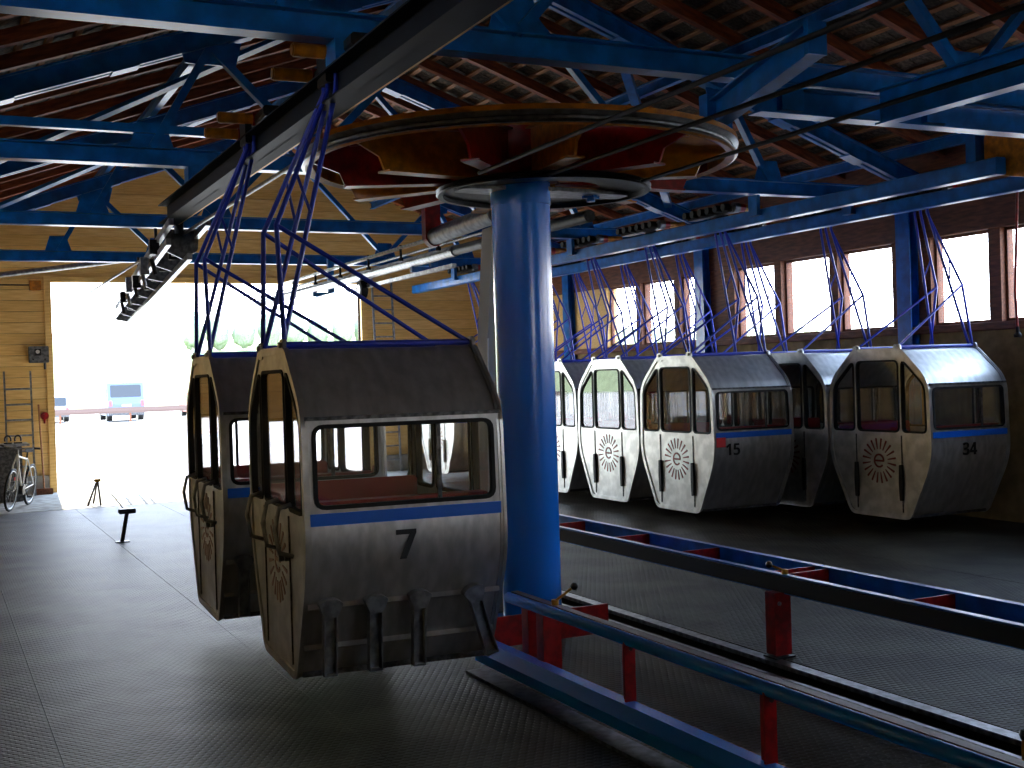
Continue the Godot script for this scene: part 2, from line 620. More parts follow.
func build_roof() -> void:
	var ce := struct("ceiling", "brown rafters and battens under grey roof tiles")
	var zr := REAR_Z + 0.3
	var zb := BACK_Z - 0.25
	var zc := (zr + zb) * 0.5
	var cs := 1.0 / sqrt(1.0 + 0.35 * 0.35)
	for sg in [-1.0, 1.0]:
		var dirv := Vector3(sg, -0.35, 0) * cs           # down the slope
		var nv := Vector3(sg * 0.35, 1.0, 0) * cs
		var length := 6.95 if sg < 0 else 6.3
		# purlins
		for px in ([0.35, 2.8, 5.7] if sg < 0 else [0.35, 2.8, 5.5]):
			var p := Vector3(RIDGE_X + sg * px, roof_y(RIDGE_X + px, 6.16 + 0.22) + 0.07, zc)
			var st := mb()
			ibeam(st, p - Vector3(0, 0, 14.1), p + Vector3(0, 0, 14.1), 0.14, 0.08)
			obj("purlin", st, M.blue, ce)
		# rafters
		var rst := mb()
		box(rst, Vector3.ZERO, Vector3(length, 0.13, 0.1))
		var rmesh := rst.commit()
		var z := -7.0 + 0.906 * 12 + 0.45
		var bs := Basis(dirv, nv, dirv.cross(nv))
		while z > BACK_Z:
			if z < REAR_Z:
				var c := Vector3(RIDGE_X, 6.52, z) + dirv * (length * 0.5 + 0.02) + nv * 0.07
				inst("rafter", rmesh, M.rafter, ce, Transform3D(bs, c))
			z -= 0.906
		# battens
		var bst := mb()
		box(bst, Vector3.ZERO, Vector3(0.06, 0.035, zr - zb))
		var bmesh := bst.commit()
		var rows := int(length / 0.28)
		for k in rows:
			var c := Vector3(RIDGE_X, 6.52, zc) + dirv * (0.14 + k * 0.28) + nv * (0.135 + 0.0175)
			inst("batten", bmesh, M.batten, ce, Transform3D(bs, c))
		# tiles: the nearest of the visible ones singly, the rest as one
		var tst := mb()
		var tp := PackedVector2Array([Vector2(-0.2, 0), Vector2(0.2, 0), Vector2(0.2, 0.028), Vector2(-0.17, 0.028), Vector2(-0.2, 0.02)])
		panel(tst, tp, [], 0.222)
		var tmesh := tst.commit()
		var rest := []
		var one := 0
		var tb := bs.rotated(bs.z.normalized(), 0.07 * -1.0)
		for k in rows:
			for j in int((zr - zb) / 0.226):
				var tz := zr - 0.12 - j * 0.226
				var c := Vector3(RIDGE_X, 6.52, tz) + dirv * (0.2 + k * 0.28) + nv * (0.172 + 0.004 * ((k * 5 + j * 3) % 4))
				var xf := Transform3D(tb, c)
				if sg > 0 and tz < -8.3 and tz > -12.4 and k >= 2 and k < 18 and one < 290:
					inst("roof_tile", tmesh, M.tile[(k * 3 + j * 7) % 3], ce, xf)
					one += 1
				else:
					rest.append(xf)
		var mm := MultiMesh.new()
		mm.transform_format = MultiMesh.TRANSFORM_3D
		mm.mesh = tmesh
		mm.instance_count = rest.size()
		for i in rest.size():
			mm.set_instance_transform(i, rest[i])
		var mi := MultiMeshInstance3D.new()
		mi.name = "roof_tiles"
		mi.multimesh = mm
		mi.material_override = M.tile[1]
		mi.set_meta("kind", "stuff")
		ce.add_child(mi, true)
		var dst := mb()
		box(dst, Vector3(RIDGE_X, 6.52, zc) + dirv * (length * 0.5 + 0.1) + nv * 0.3, Vector3(length + 0.5, 0.08, zr - zb + 0.1), bs)
		obj("light_seal_sheet", dst, M.deck, ce)  # unseen slab added over the tiles so no daylight leaks through
	# wind braces lying under the purlins
	for b in [[Vector3(0.4, 0, -16.0), Vector3(4.4, 0, -11.6)], [Vector3(0.6, 0, -20.5), Vector3(4.2, 0, -16.1)], [Vector3(10.6, 0, -16.0), Vector3(7.0, 0, -11.6)]]:
		var a: Vector3 = b[0]
		var e: Vector3 = b[1]
		a.y = roof_y(a.x, 6.16 + 0.1)
		e.y = roof_y(e.x, 6.16 + 0.1)
		var st := mb()
		bar(st, a, e, 0.11, 0.012)
		bar(st, a, e, 0.012, 0.09, Vector3.UP, Vector2(0.05, 0.045))
		obj("wind_brace", st, M.blue, ce)

func build_trusses() -> void:
	var labels := ["blue steel roof truss crossing above the big bull wheel", "third blue steel roof truss from the boarded gable wall", "second blue steel roof truss from the boarded gable wall", "blue steel roof truss closest to the boarded gable wall"]
	for i in 4:
		var z: float = TRUSS_Z[i]
		var t := thing("roof_truss", labels[i], "truss", Vector3(RIDGE_X, 3.95, z), "roof trusses")
		var o := Vector3(RIDGE_X, 3.95, z)
		var st := mb()
		ibeam(st, Vector3(LEFT_X + 0.1, 4.035, z) - o, Vector3(RIGHT_X - 0.05, 4.035, z) - o, 0.17, 0.15)
		obj("bottom_chord", st, M.blue, t)
		for sg in [-1.0, 1.0]:
			var a := Vector3(RIDGE_X, 6.26, z) - o
			var ex: float = 6.5 if sg < 0 else 5.85
			var b := Vector3(RIDGE_X + sg * ex, 6.26 - 0.35 * ex, z) - o
			st = mb()
			for s in [-1.0, 1.0]:
				bar(st, a, b, 0.012, 0.2, Vector3.UP, Vector2(0.03 * s, 0))
				bar(st, a, b, 0.06, 0.014, Vector3.UP, Vector2(0.06 * s, 0.093))
				bar(st, a, b, 0.06, 0.014, Vector3.UP, Vector2(0.06 * s, -0.093))
			obj("top_chord", st, M.blue, t)
			var dv := (b - a).normalized()
			var f := frame(a, b)
			var d := 0.6
			while d < ex:
				st = mb()
				box(st, a + dv * d - f.y * 0.106, Vector3(0.2, 0.012, 0.26), f)
				obj("splice_plate", st, M.blue, t)
				d += 1.15
			# webs
			var n0 := Vector3(sg * 3.57, 0.17, 0)
			var n1 := Vector3(sg * 3.0, 1.16, 0)
			var n2 := Vector3(sg * 2.0, 0.17, 0)
			var n3 := Vector3(sg * 0.12, 2.15, 0)
			for w in [[n0, n1], [n1, n2], [n2, n3]]:
				st = mb()
				for s in [-1.0, 1.0]:
					bar(st, w[0], w[1], 0.012, 0.08, Vector3(0, 0, 1), Vector2(0.03 * s, 0))
				bar(st, w[0], w[1], 0.07, 0.012, Vector3(0, 0, 1), Vector2(0, 0.04))
				obj("web_member", st, M.blue, t)
			for g in [[n0, 0.42, 0.24], [n2, 0.42, 0.24]]:
				st = mb()
				var gp := round_poly([Vector2(-g[1] * 0.5, -0.02), Vector2(g[1] * 0.5, -0.02), Vector2(g[1] * 0.3, g[2]), Vector2(-g[1] * 0.3, g[2])], [0.0])
				panel(st, gp, [], 0.014, Transform3D(Basis.IDENTITY, g[0]))
				obj("gusset_plate", st, M.blue, t)
			st = mb()
			panel(st, PackedVector2Array([Vector2(-0.24, -0.17), Vector2(0.24, -0.17), Vector2(0.3, 0.06), Vector2(-0.3, 0.06)]), [], 0.014, Transform3D(Basis.IDENTITY, n1))
			obj("gusset_plate", st, M.blue, t)
		if i == 1:
			st = mb()
			bar(st, Vector3(LEFT_X + 0.2, 4.29, z) - o, Vector3(3.45, 4.29, z) - o, 0.08, 0.08)
			obj("tie_bar", st, M.blue, t)
		# wall column
		var cl := ["blue steel wall column nearest the end of the shorter overhead rail", "blue steel wall column behind the cabin numbered 34", "blue steel wall column behind the cabin numbered 15", "blue steel wall column at the far end of the windows"]
		var c := thing("steel_column", cl[i], "column", Vector3(RIGHT_X - 0.08, 0, z - 0.1), "wall columns")
		st = mb()
		ibeam(st, Vector3(0, 0.012, 0), Vector3(0, 3.94, 0), 0.14, 0.24, 0.014, 0.012, Vector3(1, 0, 0))
		obj("shaft", st, M.blue, c)
		st = mb()
		box(st, Vector3(-0.01, 0.006, 0), Vector3(0.16, 0.012, 0.3))
		obj("base_plate", st, M.blue, c)

func build_wheel() -> void:
	var c := Vector3(4.11, 0, -8.23)
	var col := thing("wheel_column", "thick glossy blue round steel column carrying the bull wheel", "column", c)
	var st := mb()
	lathe(st, [Vector2(0, 0.02), Vector2(0.225, 0.02), Vector2(0.225, 1.62)], 48)
	lathe(st, [Vector2(0.225, 1.626), Vector2(0.225, 3.18)], 48)
	lathe(st, [Vector2(0.222, 1.62), Vector2(0.222, 1.626)], 48)
	obj("shaft", st, M.blue_gloss, col)
	st = mb()
	lathe(st, [Vector2(0.222, 3.18), Vector2(0.222, 3.19), Vector2(0.232, 3.19), Vector2(0.232, 3.36), Vector2(0, 3.36)], 48)
	obj("collar", st, M.blue_gloss, col)
	st = mb()
	box(st, Vector3(0, 0.012, 0), Vector3(0.7, 0.024, 0.7))
	obj("base_plate", st, M.blue, col)

	var w := thing("bull_wheel", "large horizontal cable wheel with yellow rim and red and yellow spokes", "wheel", c + Vector3(0, 3.36, 0))
	st = mb()
	# rim with flanges, groove side open outward
	lathe(st, [Vector2(1.56, 0.13), Vector2(1.62, 0.115), Vector2(1.64, 0.125), Vector2(1.58, 0.15)], 96)
	lathe(st, [Vector2(1.58, 0.185), Vector2(1.645, 0.21), Vector2(1.645, 0.245), Vector2(1.56, 0.25), Vector2(1.56, 0.13)], 96)
	obj("rim", st, M.yellow, w)
	st = mb()
	lathe(st, [Vector2(1.64, 0.125), Vector2(1.646, 0.13), Vector2(1.59, 0.152), Vector2(1.575, 0.156), Vector2(1.575, 0.178), Vector2(1.59, 0.182), Vector2(1.652, 0.205), Vector2(1.645, 0.21)], 96)
	obj("groove_liner", st, M.galv, w)
	for k in 12:
		var a := TAU * (k + 0.35) / 12.0
		var d := Vector3(cos(a), 0, sin(a))
		var s := Vector3(-sin(a), 0, cos(a))
		st = mb()
		var web := PackedVector2Array([Vector2(0.3, 0.01), Vector2(1.34, -0.03), Vector2(1.38, 0.06), Vector2(1.57, 0.13), Vector2(1.57, 0.24), Vector2(1.3, 0.27), Vector2(0.3, 0.36)])
		panel(st, web, [], 0.02, Transform3D(Basis(d, Vector3.UP, s), Vector3.ZERO))
		bar(st, d * 0.3 + Vector3(0, 0.004, 0), d * 1.34 + Vector3(0, -0.036, 0), 0.13, 0.014)
		bar(st, d * 0.3 + Vector3(0, 0.36, 0), d * 1.3 + Vector3(0, 0.26, 0), 0.1, 0.014)
		obj("spoke", st, M.red if k % 2 == 0 else M.yellow, w)
	st = mb()
	lathe(st, [Vector2(0, 0.03), Vector2(0.36, 0.03), Vector2(0.36, 0.4), Vector2(0, 0.4)], 32)
	obj("hub", st, M.red, w)

	# dish under the hub
	var h := thing("sheave_disc", "shallow grey metal disc under the bull wheel on the blue column", "disc", c + Vector3(0.2, 3.275, 0))
	st = mb()
	lathe(st, [Vector2(0.44, 0.045), Vector2(0.78, 0.045), Vector2(0.78, 0.01), Vector2(0.82, 0.01), Vector2(0.83, 0.02), Vector2(0.81, 0.035), Vector2(0.83, 0.05), Vector2(0.82, 0.06), Vector2(0.44, 0.06)], 64)
	obj("plate", st, M.dark_steel, h)
	st = mb()
	for a in [0.0, PI]:
		var p := round_poly([Vector2(0.0, -0.18), Vector2(0.72, -0.1), Vector2(0.72, 0.1), Vector2(0.0, 0.18)], [0.05])
		panel(st, p, [], 0.03, Transform3D(Basis(Vector3(cos(a), 0, sin(a)), Vector3(-sin(a), 0, cos(a)), Vector3.UP), Vector3(0, 0.03, 0)))
	obj("cover_plate", st, M.galv, h)
	st = mb()
	cyl(st, Vector3(0.42, -0.03, 0.0), Vector3(0.42, 0.02, 0.0), 0.035, 8)
	box(st, Vector3(0.42, 0.005, 0.0), Vector3(0.14, 0.02, 0.03))
	box(st, Vector3(0.42, 0.005, 0.0), Vector3(0.03, 0.02, 0.14))
	obj("grease_nipple", st, M.blue, h)

	# grey housing beside the column and the drum beyond the wheel
	var duct := thing("cable_duct", "tall tapering grey duct standing close behind the blue column", "duct", Vector3(4.14, 0, -8.85))
	st = mb()
	panel(st, PackedVector2Array([Vector2(-0.16, 0), Vector2(0.1, 0), Vector2(0.1, 3.1), Vector2(-0.03, 3.1), Vector2(-0.1, 2.2)]), [], 0.2, Transform3D(Basis.IDENTITY, Vector3.ZERO))
	obj("casing", st, M.grey_paint, duct)
	st = mb()
	bar(st, Vector3(-0.16, 0.01, 0.105), Vector3(-0.1, 2.2, 0.105), 0.012, 0.012)
	obj("edge_strip", st, M.white, duct)

	# haul rope round the wheel and out through the doorway
	var rp := thing("haul_rope", "steel haul rope running round the bull wheel and out the doorway", "rope", Vector3(c.x, 3.528, c.z))
	st = mb()
	var pts := [Vector3(-1.6, 0, -24.0)]
	for k in 33:
		var a := PI - PI * k / 32.0
		pts.append(Vector3(cos(a) * 1.6, 0, sin(a) * 1.6))
	pts.append(Vector3(1.6, 0, -24.0))
	tube(st, pts, 0.018, 8)
	obj("strand", st, M.steel, rp)

func build_overhead() -> void:
	var st := mb()
	# left approach rail
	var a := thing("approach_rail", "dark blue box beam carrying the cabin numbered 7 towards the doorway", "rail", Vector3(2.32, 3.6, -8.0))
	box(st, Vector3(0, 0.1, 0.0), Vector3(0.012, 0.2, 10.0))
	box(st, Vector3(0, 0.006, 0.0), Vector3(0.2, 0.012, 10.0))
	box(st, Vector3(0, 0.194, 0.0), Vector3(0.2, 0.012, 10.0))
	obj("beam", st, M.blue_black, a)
	st = mb()
	box(st, Vector3(0.108, 0.02, 0.0), Vector3(0.016, 0.04, 10.0))
	obj("edge_strip", st, M.brass, a)
	for z in [1.0, -3.53]:
		st = mb()
		box(st, Vector3(0, 0.275, z), Vector3(0.16, 0.146, 0.2))
		obj("hanger_block", st, M.blue, a)
	# far part: pair of grey steel rails with brackets and tyres, out through the doorway
	var f := thing("launch_track", "grey steel track of rails and brackets reaching out through the doorway", "track", Vector3(2.4, 3.2, -20.0))
	f.position = Vector3(2.46, 3.42, -12.6)
	f.basis = Basis.looking_at(Vector3(0.75, -0.2, -9.6), Vector3.UP)
	for d in [Vector3(-0.22, 0.1, -5.6), Vector3(-0.22, -0.06, -5.9), Vector3(0.14, 0.1, -5.6), Vector3(0.02, -0.17, -6.2)]:
		st = mb()
		box(st, d, Vector3(0.05, 0.07, 12.0))
		obj("rail", st, M.galv, f)
	for k in 9:
		var z := -0.6 - k * 1.15
		st = mb()
		panel(st, round_poly([Vector2(-0.2, -0.06 - 0.03 * (k % 3)), Vector2(0.0, -0.16), Vector2(0.15, -0.06), Vector2(0.17, 0.18 + 0.04 * (k % 2)), Vector2(-0.18, 0.16)], [0.03]), [], 0.05, Transform3D(Basis.IDENTITY, Vector3(0, 0, z)))
		obj("bracket", st, M.steel, f)
		for q in [0.25, 0.6]:
			st = mb()
			tube(st, [Vector3(-0.1, -0.02, z - q), Vector3(0.02, -0.02, z - q)], 0.07, 14)
			obj("roller", st, M.steel if q < 0.5 else M.dark_steel, f)
	for k in 5:
		st = mb()
		box(st, Vector3(-0.27, 0.02 - 0.05 * (k % 3), -1.0 - k * 1.35), Vector3(0.1, 0.16 + 0.05 * (k % 2), 0.18))
		cyl(st, Vector3(-0.3, -0.1, -1.0 - k * 1.35), Vector3(-0.26, -0.26, -1.05 - k * 1.35), 0.025, 8)
		obj("clamp", st, M.dark_steel if k % 2 == 0 else M.galv, f)
	for z in [-0.5, -3.2, -6.2]:
		st = mb()
		cyl(st, Vector3(-0.05, 0.1, z), Vector3(-0.05, 0.36, z), 0.05, 10)
		cyl(st, Vector3(-0.05, 0.36, z), Vector3(-0.05, 0.56, z), 0.02, 8)
		obj("hanger_rod", st, M.dark_steel, f)
	# right outgoing track
	var g := thing("outgoing_track", "polished grey tube rail beyond the bull wheel, held by blue hooks", "track", Vector3(5.75, 3.42, -18.0))
	st = mb()
	cyl(st, Vector3(0, 0, 4.7), Vector3(0, 0, -9.0), 0.07, 20)
	obj("tube_rail", st, M.galv, g)
	st = mb()
	cyl(st, Vector3(-0.02, -0.02, 8.0), Vector3(0, 0, 4.72), 0.06, 20)
	obj("dark_sleeve", st, M.dark_steel, g)
	st = mb()
	box(st, Vector3(-0.1, 0.2, -1.0), Vector3(0.08, 0.03, 14.0))
	obj("upper_rail", st, M.galv, g)
	st = mb()
	box(st, Vector3(0.06, -0.16, -2.0), Vector3(0.06, 0.05, 13.0))
	obj("lower_rail", st, M.galv, g)
	for k in 6:
		st = mb()
		var z := 4.4 - k * 1.3
		cyl(st, Vector3(-0.1, 0.05, z), Vector3(-0.1, 0.24, z), 0.018, 8)
		cyl(st, Vector3(-0.1, 0.03, z), Vector3(-0.1, 0.07, z), 0.035, 8)
		obj("rail_bolt", st, M.dark_steel, g)
	for z in [3.3, -1.2]:
		st = mb()
		box(st, Vector3(0.28, 0.22, z), Vector3(0.1, 0.62, 0.08))
		box(st, Vector3(0.14, -0.1, z), Vector3(0.36, 0.07, 0.08))
		obj("support_hook", st, M.blue, g)
	st = mb()
	tube(st, [Vector3(-0.05, -0.2, 1.2), Vector3(0.05, -0.2, 1.2)], 0.13, 20)
	obj("guide_wheel", st, M.rubber, g)
	st = mb()
	tube(st, [Vector3(-0.056, -0.2, 1.2), Vector3(0.056, -0.2, 1.2)], 0.075, 16)
	obj("wheel_hub", st, M.galv, g)
	# drive shaft cover beyond the column
	var s := thing("shaft_cover", "pale grey slanting shaft cover with red end beyond the blue column", "pipe", Vector3(4.5, 3.3, -10.0))
	st = mb()
	cyl(st, Vector3(0.0, -0.02, -0.9), Vector3(0.0, 0.02, 0.5), 0.085, 20)
	obj("pipe", st, M.galv, s)
	st = mb()
	cyl(st, Vector3(0.0, -0.022, -1.0), Vector3(0.0, -0.02, -0.9), 0.095, 20)
	box(st, Vector3(-0.02, 0.13, -0.95), Vector3(0.16, 0.36, 0.1))
	obj("end_block", st, M.red, s)

	# storage rails on the right
	for r in [[8.97, 3.62, -8.0, -22.9, "blue overhead box rail carrying the row with cabin 15"], [10.4, 3.68, 3.0, -22.4, "blue overhead box rail along the windows carrying cabin 34"]]:
		var t := thing("overhead_rail", r[4], "rail", Vector3(r[0], r[1], (r[2] + r[3]) * 0.5), "overhead storage rails")
		st = mb()
		var half: float = (r[2] - r[3]) * 0.5
		cbox(st, Vector3(0, 0.08, 0), Vector3(0.13, 0.16, half * 2.0), 0.012)
		obj("beam", st, M.blue, t)
		for z in TRUSS_Z:
			var lz: float = z - t.position.z
			if absf(lz) < half - 0.1:
				st = mb()
				box(st, Vector3(-0.12, 0.2, lz), Vector3(0.05, 0.24, 0.16))
				box(st, Vector3(-0.09, 0.1, lz), Vector3(0.06, 0.04, 0.16))
				obj("hanger_bracket", st, M.blue, t)
	# end stop of the shorter rail
	var es := thing("rail_end_stop", "ochre yellow angular steel housing at the end of the overhead rail", "housing", Vector3(9.24, 3.57, -8.3))
	st = mb()
	panel(st, round_poly([Vector2(0.0, 0.1), Vector2(0.5, 0.0), Vector2(0.5, 0.5), Vector2(0.12, 0.58), Vector2(0.0, 0.45)], [0.02]), [], 0.3, Transform3D(Basis(Vector3(0, 0, 1), Vector3.UP, Vector3(-1, 0, 0)), Vector3.ZERO))
	obj("casing", st, M.yellow, es)
	st = mb()
	box(st, Vector3(0.0, 0.56, 0.3), Vector3(0.36, 0.03, 0.55), Basis(Vector3.RIGHT, 0.15))
	obj("top_flange", st, M.yellow, es)
	st = mb()
	box(st, Vector3(-0.12, 0.3, -0.1), Vector3(0.2, 0.36, 0.12))
	obj("blue_bracket", st, M.blue, es)

	# beams under the near truss
	var cb := thing("cross_beam", "short blue cross beam hung under the truss beside the bull wheel", "beam", Vector3(6.9, 3.72, -7.0))
	st = mb()
	ibeam(st, Vector3(-1.5, 0.11, 0), Vector3(2.0, 0.11, 0), 0.2, 0.15)
	obj("beam", st, M.blue, cb)
	for x in [-1.2, 0.2, 1.7]:
		st = mb()
		box(st, Vector3(x, 0.14, 0), Vector3(0.2, 0.2, 0.13))
		obj("packing_block", st, M.blue, cb)
	var lb := thing("carrier_beam", "deep blue carrier beam with a dark rope lying along its side", "beam", Vector3(6.45, 3.68, -2.0))
	st = mb()
	ibeam(st, Vector3(0, 0.13, 4.5), Vector3(0, 0.13, -4.85), 0.26, 0.12)
	obj("beam", st, M.blue, lb)
	var wb := thing("carriage_beam", "blue wheel carriage beam joining the bull wheel to the truss", "beam", Vector3(5.2, 3.62, -6.4))
	st = mb()
	ibeam(st, Vector3(-0.42, 0.22, 0.8), Vector3(0.0, 0.13, -0.8), 0.2, 0.12)
	obj("beam", st, M.blue, wb)
	st = mb()
	box(st, Vector3(-0.42, 0.22, 0.8), Vector3(0.14, 0.2, 0.04))
	obj("end_box", st, M.blue, wb)
	st = mb()
	box(st, Vector3(0.02, 0.12, -0.82), Vector3(0.22, 0.3, 0.1))
	obj("end_box", st, M.blue, wb)

	# tension ropes from the hub towards the viewer
	var tr := [[3.46, 3.302, 3.36, 3.32, "black tension rope leaving the left side of the wheel hub"], [3.97, 3.302, 3.98, 3.32, "black tension rope leaving the middle of the wheel hub"], [4.78, 3.302, 4.46, 3.32, "black tension rope leaving the right edge of the wheel hub"]]
	for r in tr:
		var t := thing("tension_rope", r[4], "rope", Vector3(r[0], r[1], -7.55), "tension ropes")
		st = mb()
		cyl(st, Vector3.ZERO, Vector3((r[2] - r[0]), r[3] - r[1], 12.0), 0.015, 8)
		obj("strand", st, M.rope, t)

# ------------------------------------------------------------------ cabins
const HX := 0.575
const CH := 1.97

func cabin_profile() -> PackedVector2Array:
	return round_poly([Vector2(0.38, CH), Vector2(-0.38, CH), Vector2(-0.78, 1.60), Vector2(-0.81, 0.70), Vector2(-0.47, 0.0), Vector2(0.47, 0.0), Vector2(0.81, 0.70), Vector2(0.78, 1.60)], [0.06, 0.06, 0.16, 0.2, 0.08, 0.08, 0.2, 0.16], 5)

func emblem_mesh() -> ArrayMesh:
	var st := mb()
	for k in 20:
		var a := TAU * (k + 0.5) / 20.0
		var d := Vector2(cos(a), sin(a))
		var s := Vector2(-d.y, d.x)
		panel(st, PackedVector2Array([d * 0.14 - s * 0.006, d * 0.265 - s * 0.013, d * 0.272, d * 0.265 + s * 0.013, d * 0.14 + s * 0.006]), [], 0.004)
	# ring with a bar: the letter e
	var outer := PackedVector2Array()
	var inner := PackedVector2Array()
	for k in 28:
		var a := (TAU - 0.75) * k / 27.0
		outer.append(Vector2(cos(a), sin(a)) * 0.085)
		inner.append(Vector2(cos(a), sin(a)) * 0.062)
	inner.reverse()
	outer.append_array(inner)
	panel(st, outer, [], 0.004)
	panel(st, rect(-0.07, -0.012, 0.08, 0.012), [], 0.004)
	return st.commit()

func make_cabin() -> Node3D:
	var t := Node3D.new()
	t.name = "cable_car_cabin"
	var prof := cabin_profile()
	var st: SurfaceTool
	var wins := [
		round_poly([Vector2(-0.335, 1.0), Vector2(0.335, 1.0), Vector2(0.335, 1.84), Vector2(-0.335, 1.84)], [0.07]),
		round_poly([Vector2(-0.745, 1.0), Vector2(-0.385, 1.0), Vector2(-0.385, 1.86), Vector2(-0.735, 1.54)], [0.06, 0.06, 0.1, 0.09]),
		round_poly([Vector2(0.385, 1.0), Vector2(0.745, 1.0), Vector2(0.735, 1.54), Vector2(0.385, 1.86)], [0.06, 0.06, 0.09, 0.1])]
	var em := emblem_mesh()
	for sg in [-1.0, 1.0]:
		# plate frame: local x of the plate runs along z, its normal along sg*x
		var bs := Basis(Vector3(0, 0, 1), Vector3.UP, Vector3(-1, 0, 0))

		st = mb()
		panel(st, grow(prof, 0.01), wins, 0.026, Transform3D(bs, Vector3(sg * HX, 0, 0)))
		var ep := obj("door_panel", st, M.alu_white, t)
		ep.set_meta("label", "octagonal end panel with three windows")
		# raised border
		st = mb()
		panel(st, grow(prof, 0.018), [grow(prof, -0.03)], 0.02, Transform3D(bs, Vector3(sg * (HX + 0.014), 0, 0)))
		obj("edge_moulding", st, M.alu_white, ep)
		for w in wins:
			st = mb()
			panel(st, grow(w, 0.008), [grow(w, -0.014)], 0.044, Transform3D(bs, Vector3(sg * HX, 0, 0)))
			obj("window_gasket", st, M.rubber, ep)
			st = mb()
			panel(st, grow(w, -0.01), [], 0.006, Transform3D(bs, Vector3(sg * HX, 0, 0)))
			obj("pane", st, M.glass, ep)
		for z in [-0.365, 0.365]:
			st = mb()
			box(st, Vector3(sg * (HX + 0.016), 0.93 - 0.42, z), Vector3(0.01, 0.9, 0.014))
			obj("door_seam", st, M.alu_dark, ep)
		inst("sun_emblem", em, M.emblem if sg > 0 else M.emblem_faded, ep, Transform3D(Basis(Vector3.UP, PI / 2 * sg), Vector3(sg * (HX + 0.015), 0.65, 0.0)))
		for z in ([-0.36, 0.36] if sg > 0 else []):
			st = mb()
			panel(st, round_poly([Vector2(z - 0.02, 0.2), Vector2(z + 0.02, 0.2), Vector2(z + 0.03, 0.4), Vector2(z + 0.02, 0.62), Vector2(z - 0.02, 0.62), Vector2(z - 0.03, 0.4)], [0.015]), [], 0.03, Transform3D(bs, Vector3(sg * (HX + 0.028), 0, 0)))
			obj("rubber_bumper", st, M.rubber, ep)
		for z in [-0.33, 0.33]:
			st = mb()
			panel(st, round_poly([Vector2(z - 0.07, CH - 0.05), Vector2(z + 0.07, CH - 0.05), Vector2(z + 0.05, CH + 0.06), Vector2(z - 0.05, CH + 0.06)], [0.03]), [], 0.02, Transform3D(bs, Vector3(sg * (HX + 0.012), 0, 0)))
			cyl(st, Vector3(sg * HX, CH + 0.025, z), Vector3(sg * (HX + 0.04), CH + 0.025, z), 0.018, 8)
			obj("hanger_lug", st, M.alu_white, ep)
	# skin, split where the side windows are
	var pts := []
	for p in prof:
		pts.append(p)
	var take := func(test: Callable) -> Array:
		var out := []
		for p in pts:
			if test.call(p):
				out.append(p)
		return out
	var roof: Array = [Vector2(0.7867, 1.40)] + take.call(func(p): return p.y > 1.41 and p.x > 0) + take.call(func(p): return p.y > 1.41 and p.x < 0) + [Vector2(-0.7867, 1.40)]
	# order the roof strip from +z over the top to -z
	roof.sort_custom(func(p, q): return atan2(p.y - 1.0, p.x) < atan2(q.y - 1.0, q.x))
	# the window band begins at 1.56
	var band_top := 1.53
	var rs := []
	for p in roof:
		if p.y > band_top + 0.005:
			rs.append(p)
	rs = [Vector2(0.784, band_top)] + rs + [Vector2(-0.784, band_top)]
	st = mb()
	sweep_x(st, rs, -HX, HX, 0.018)
	obj("roof", st, M.alu, t)
	for sg in [-1.0, 1.0]:
		var f := Transform3D(Basis(Vector3(1, 0, 0), Vector3(0, 1, -0.03 * sg).normalized(), Vector3(0, 0, 1)), Vector3(0, 0.9, sg * 0.797))
		var wn := round_poly([Vector2(-0.53, 0.14), Vector2(0.53, 0.14), Vector2(0.53, 0.61), Vector2(-0.53, 0.61)], [0.06])
		st = mb()
		panel(st, rect(-HX, 0.04, HX, 0.66), [wn], 0.016, f)
		var wb := obj("window_band", st, M.alu, t)
		st = mb()
		panel(st, grow(wn, 0.01), [grow(wn, -0.014)], 0.036, f)
		obj("window_gasket", st, M.rubber, wb)
		st = mb()
		panel(st, grow(wn, -0.012), [], 0.006, f)
		obj("pane", st, M.glass, wb)
		st = mb()
		box(st, f * Vector3(0.2 * sg, 0.375, 0), Vector3(0.022, 0.46, 0.02))
		obj("window_bar", st, M.alu_dark, wb)
		st = mb()
		box(st, f * Vector3(0, 0.075, 0.014 * sg), Vector3(1.13, 0.07, 0.014))
		obj("blue_stripe", st, M.stripe, t)
		st = mb()
		box(st, f * Vector3(0, 0.655, 0.016 * sg), Vector3(1.15, 0.022, 0.03))
		obj("rain_gutter", st, M.alu_dark, t)
		# lower side skin
		var low := [Vector2(0.800 * sg, 0.95)]
		var seg := []
		for p in prof:
			if p.x * sg > 0.02 and p.y < 0.94:
				seg.append(p)
		seg.sort_custom(func(p, q): return p.y > q.y if absf(p.y - q.y) > 1e-4 else absf(p.x) > absf(q.x))
		low += seg
		if sg > 0:
			low.reverse()
		st = mb()
		sweep_x(st, low, -HX, HX, 0.018)
		obj("lower_panel", st, M.alu, t)
		for yy in ([[0.46, 0.703], [0.2, 0.58]] if sg > 0 else []):
			st = mb()
			box(st, Vector3(0, yy[0], sg * (yy[1] + 0.008)), Vector3(1.15, 0.03, 0.03), Basis(Vector3.RIGHT, -0.45 * sg))
			obj("side_ledge", st, M.alu, t)
	st = mb()
	box(st, Vector3(0, 0.02, 0), Vector3(1.12, 0.036, 0.96))
	obj("cabin_floor", st, M.alu_dark, t)
	# benches
	for sg in [-1.0, 1.0]:
		st = mb()
		cbox(st, Vector3(0, 0.45, sg * 0.45), Vector3(1.08, 0.1, 0.34), 0.02)
		var bn := obj("bench", st, M.seat, t)
		st = mb()
		cbox(st, Vector3(0, 0.82, sg * 0.68), Vector3(1.06, 0.5, 0.07), 0.02, Basis(Vector3.RIGHT, 0.06 * sg))
		obj("backrest", st, M.seat, bn)
	# hanger: local side -x carries the knees
	var lz := 0.33
	var top := 3.63
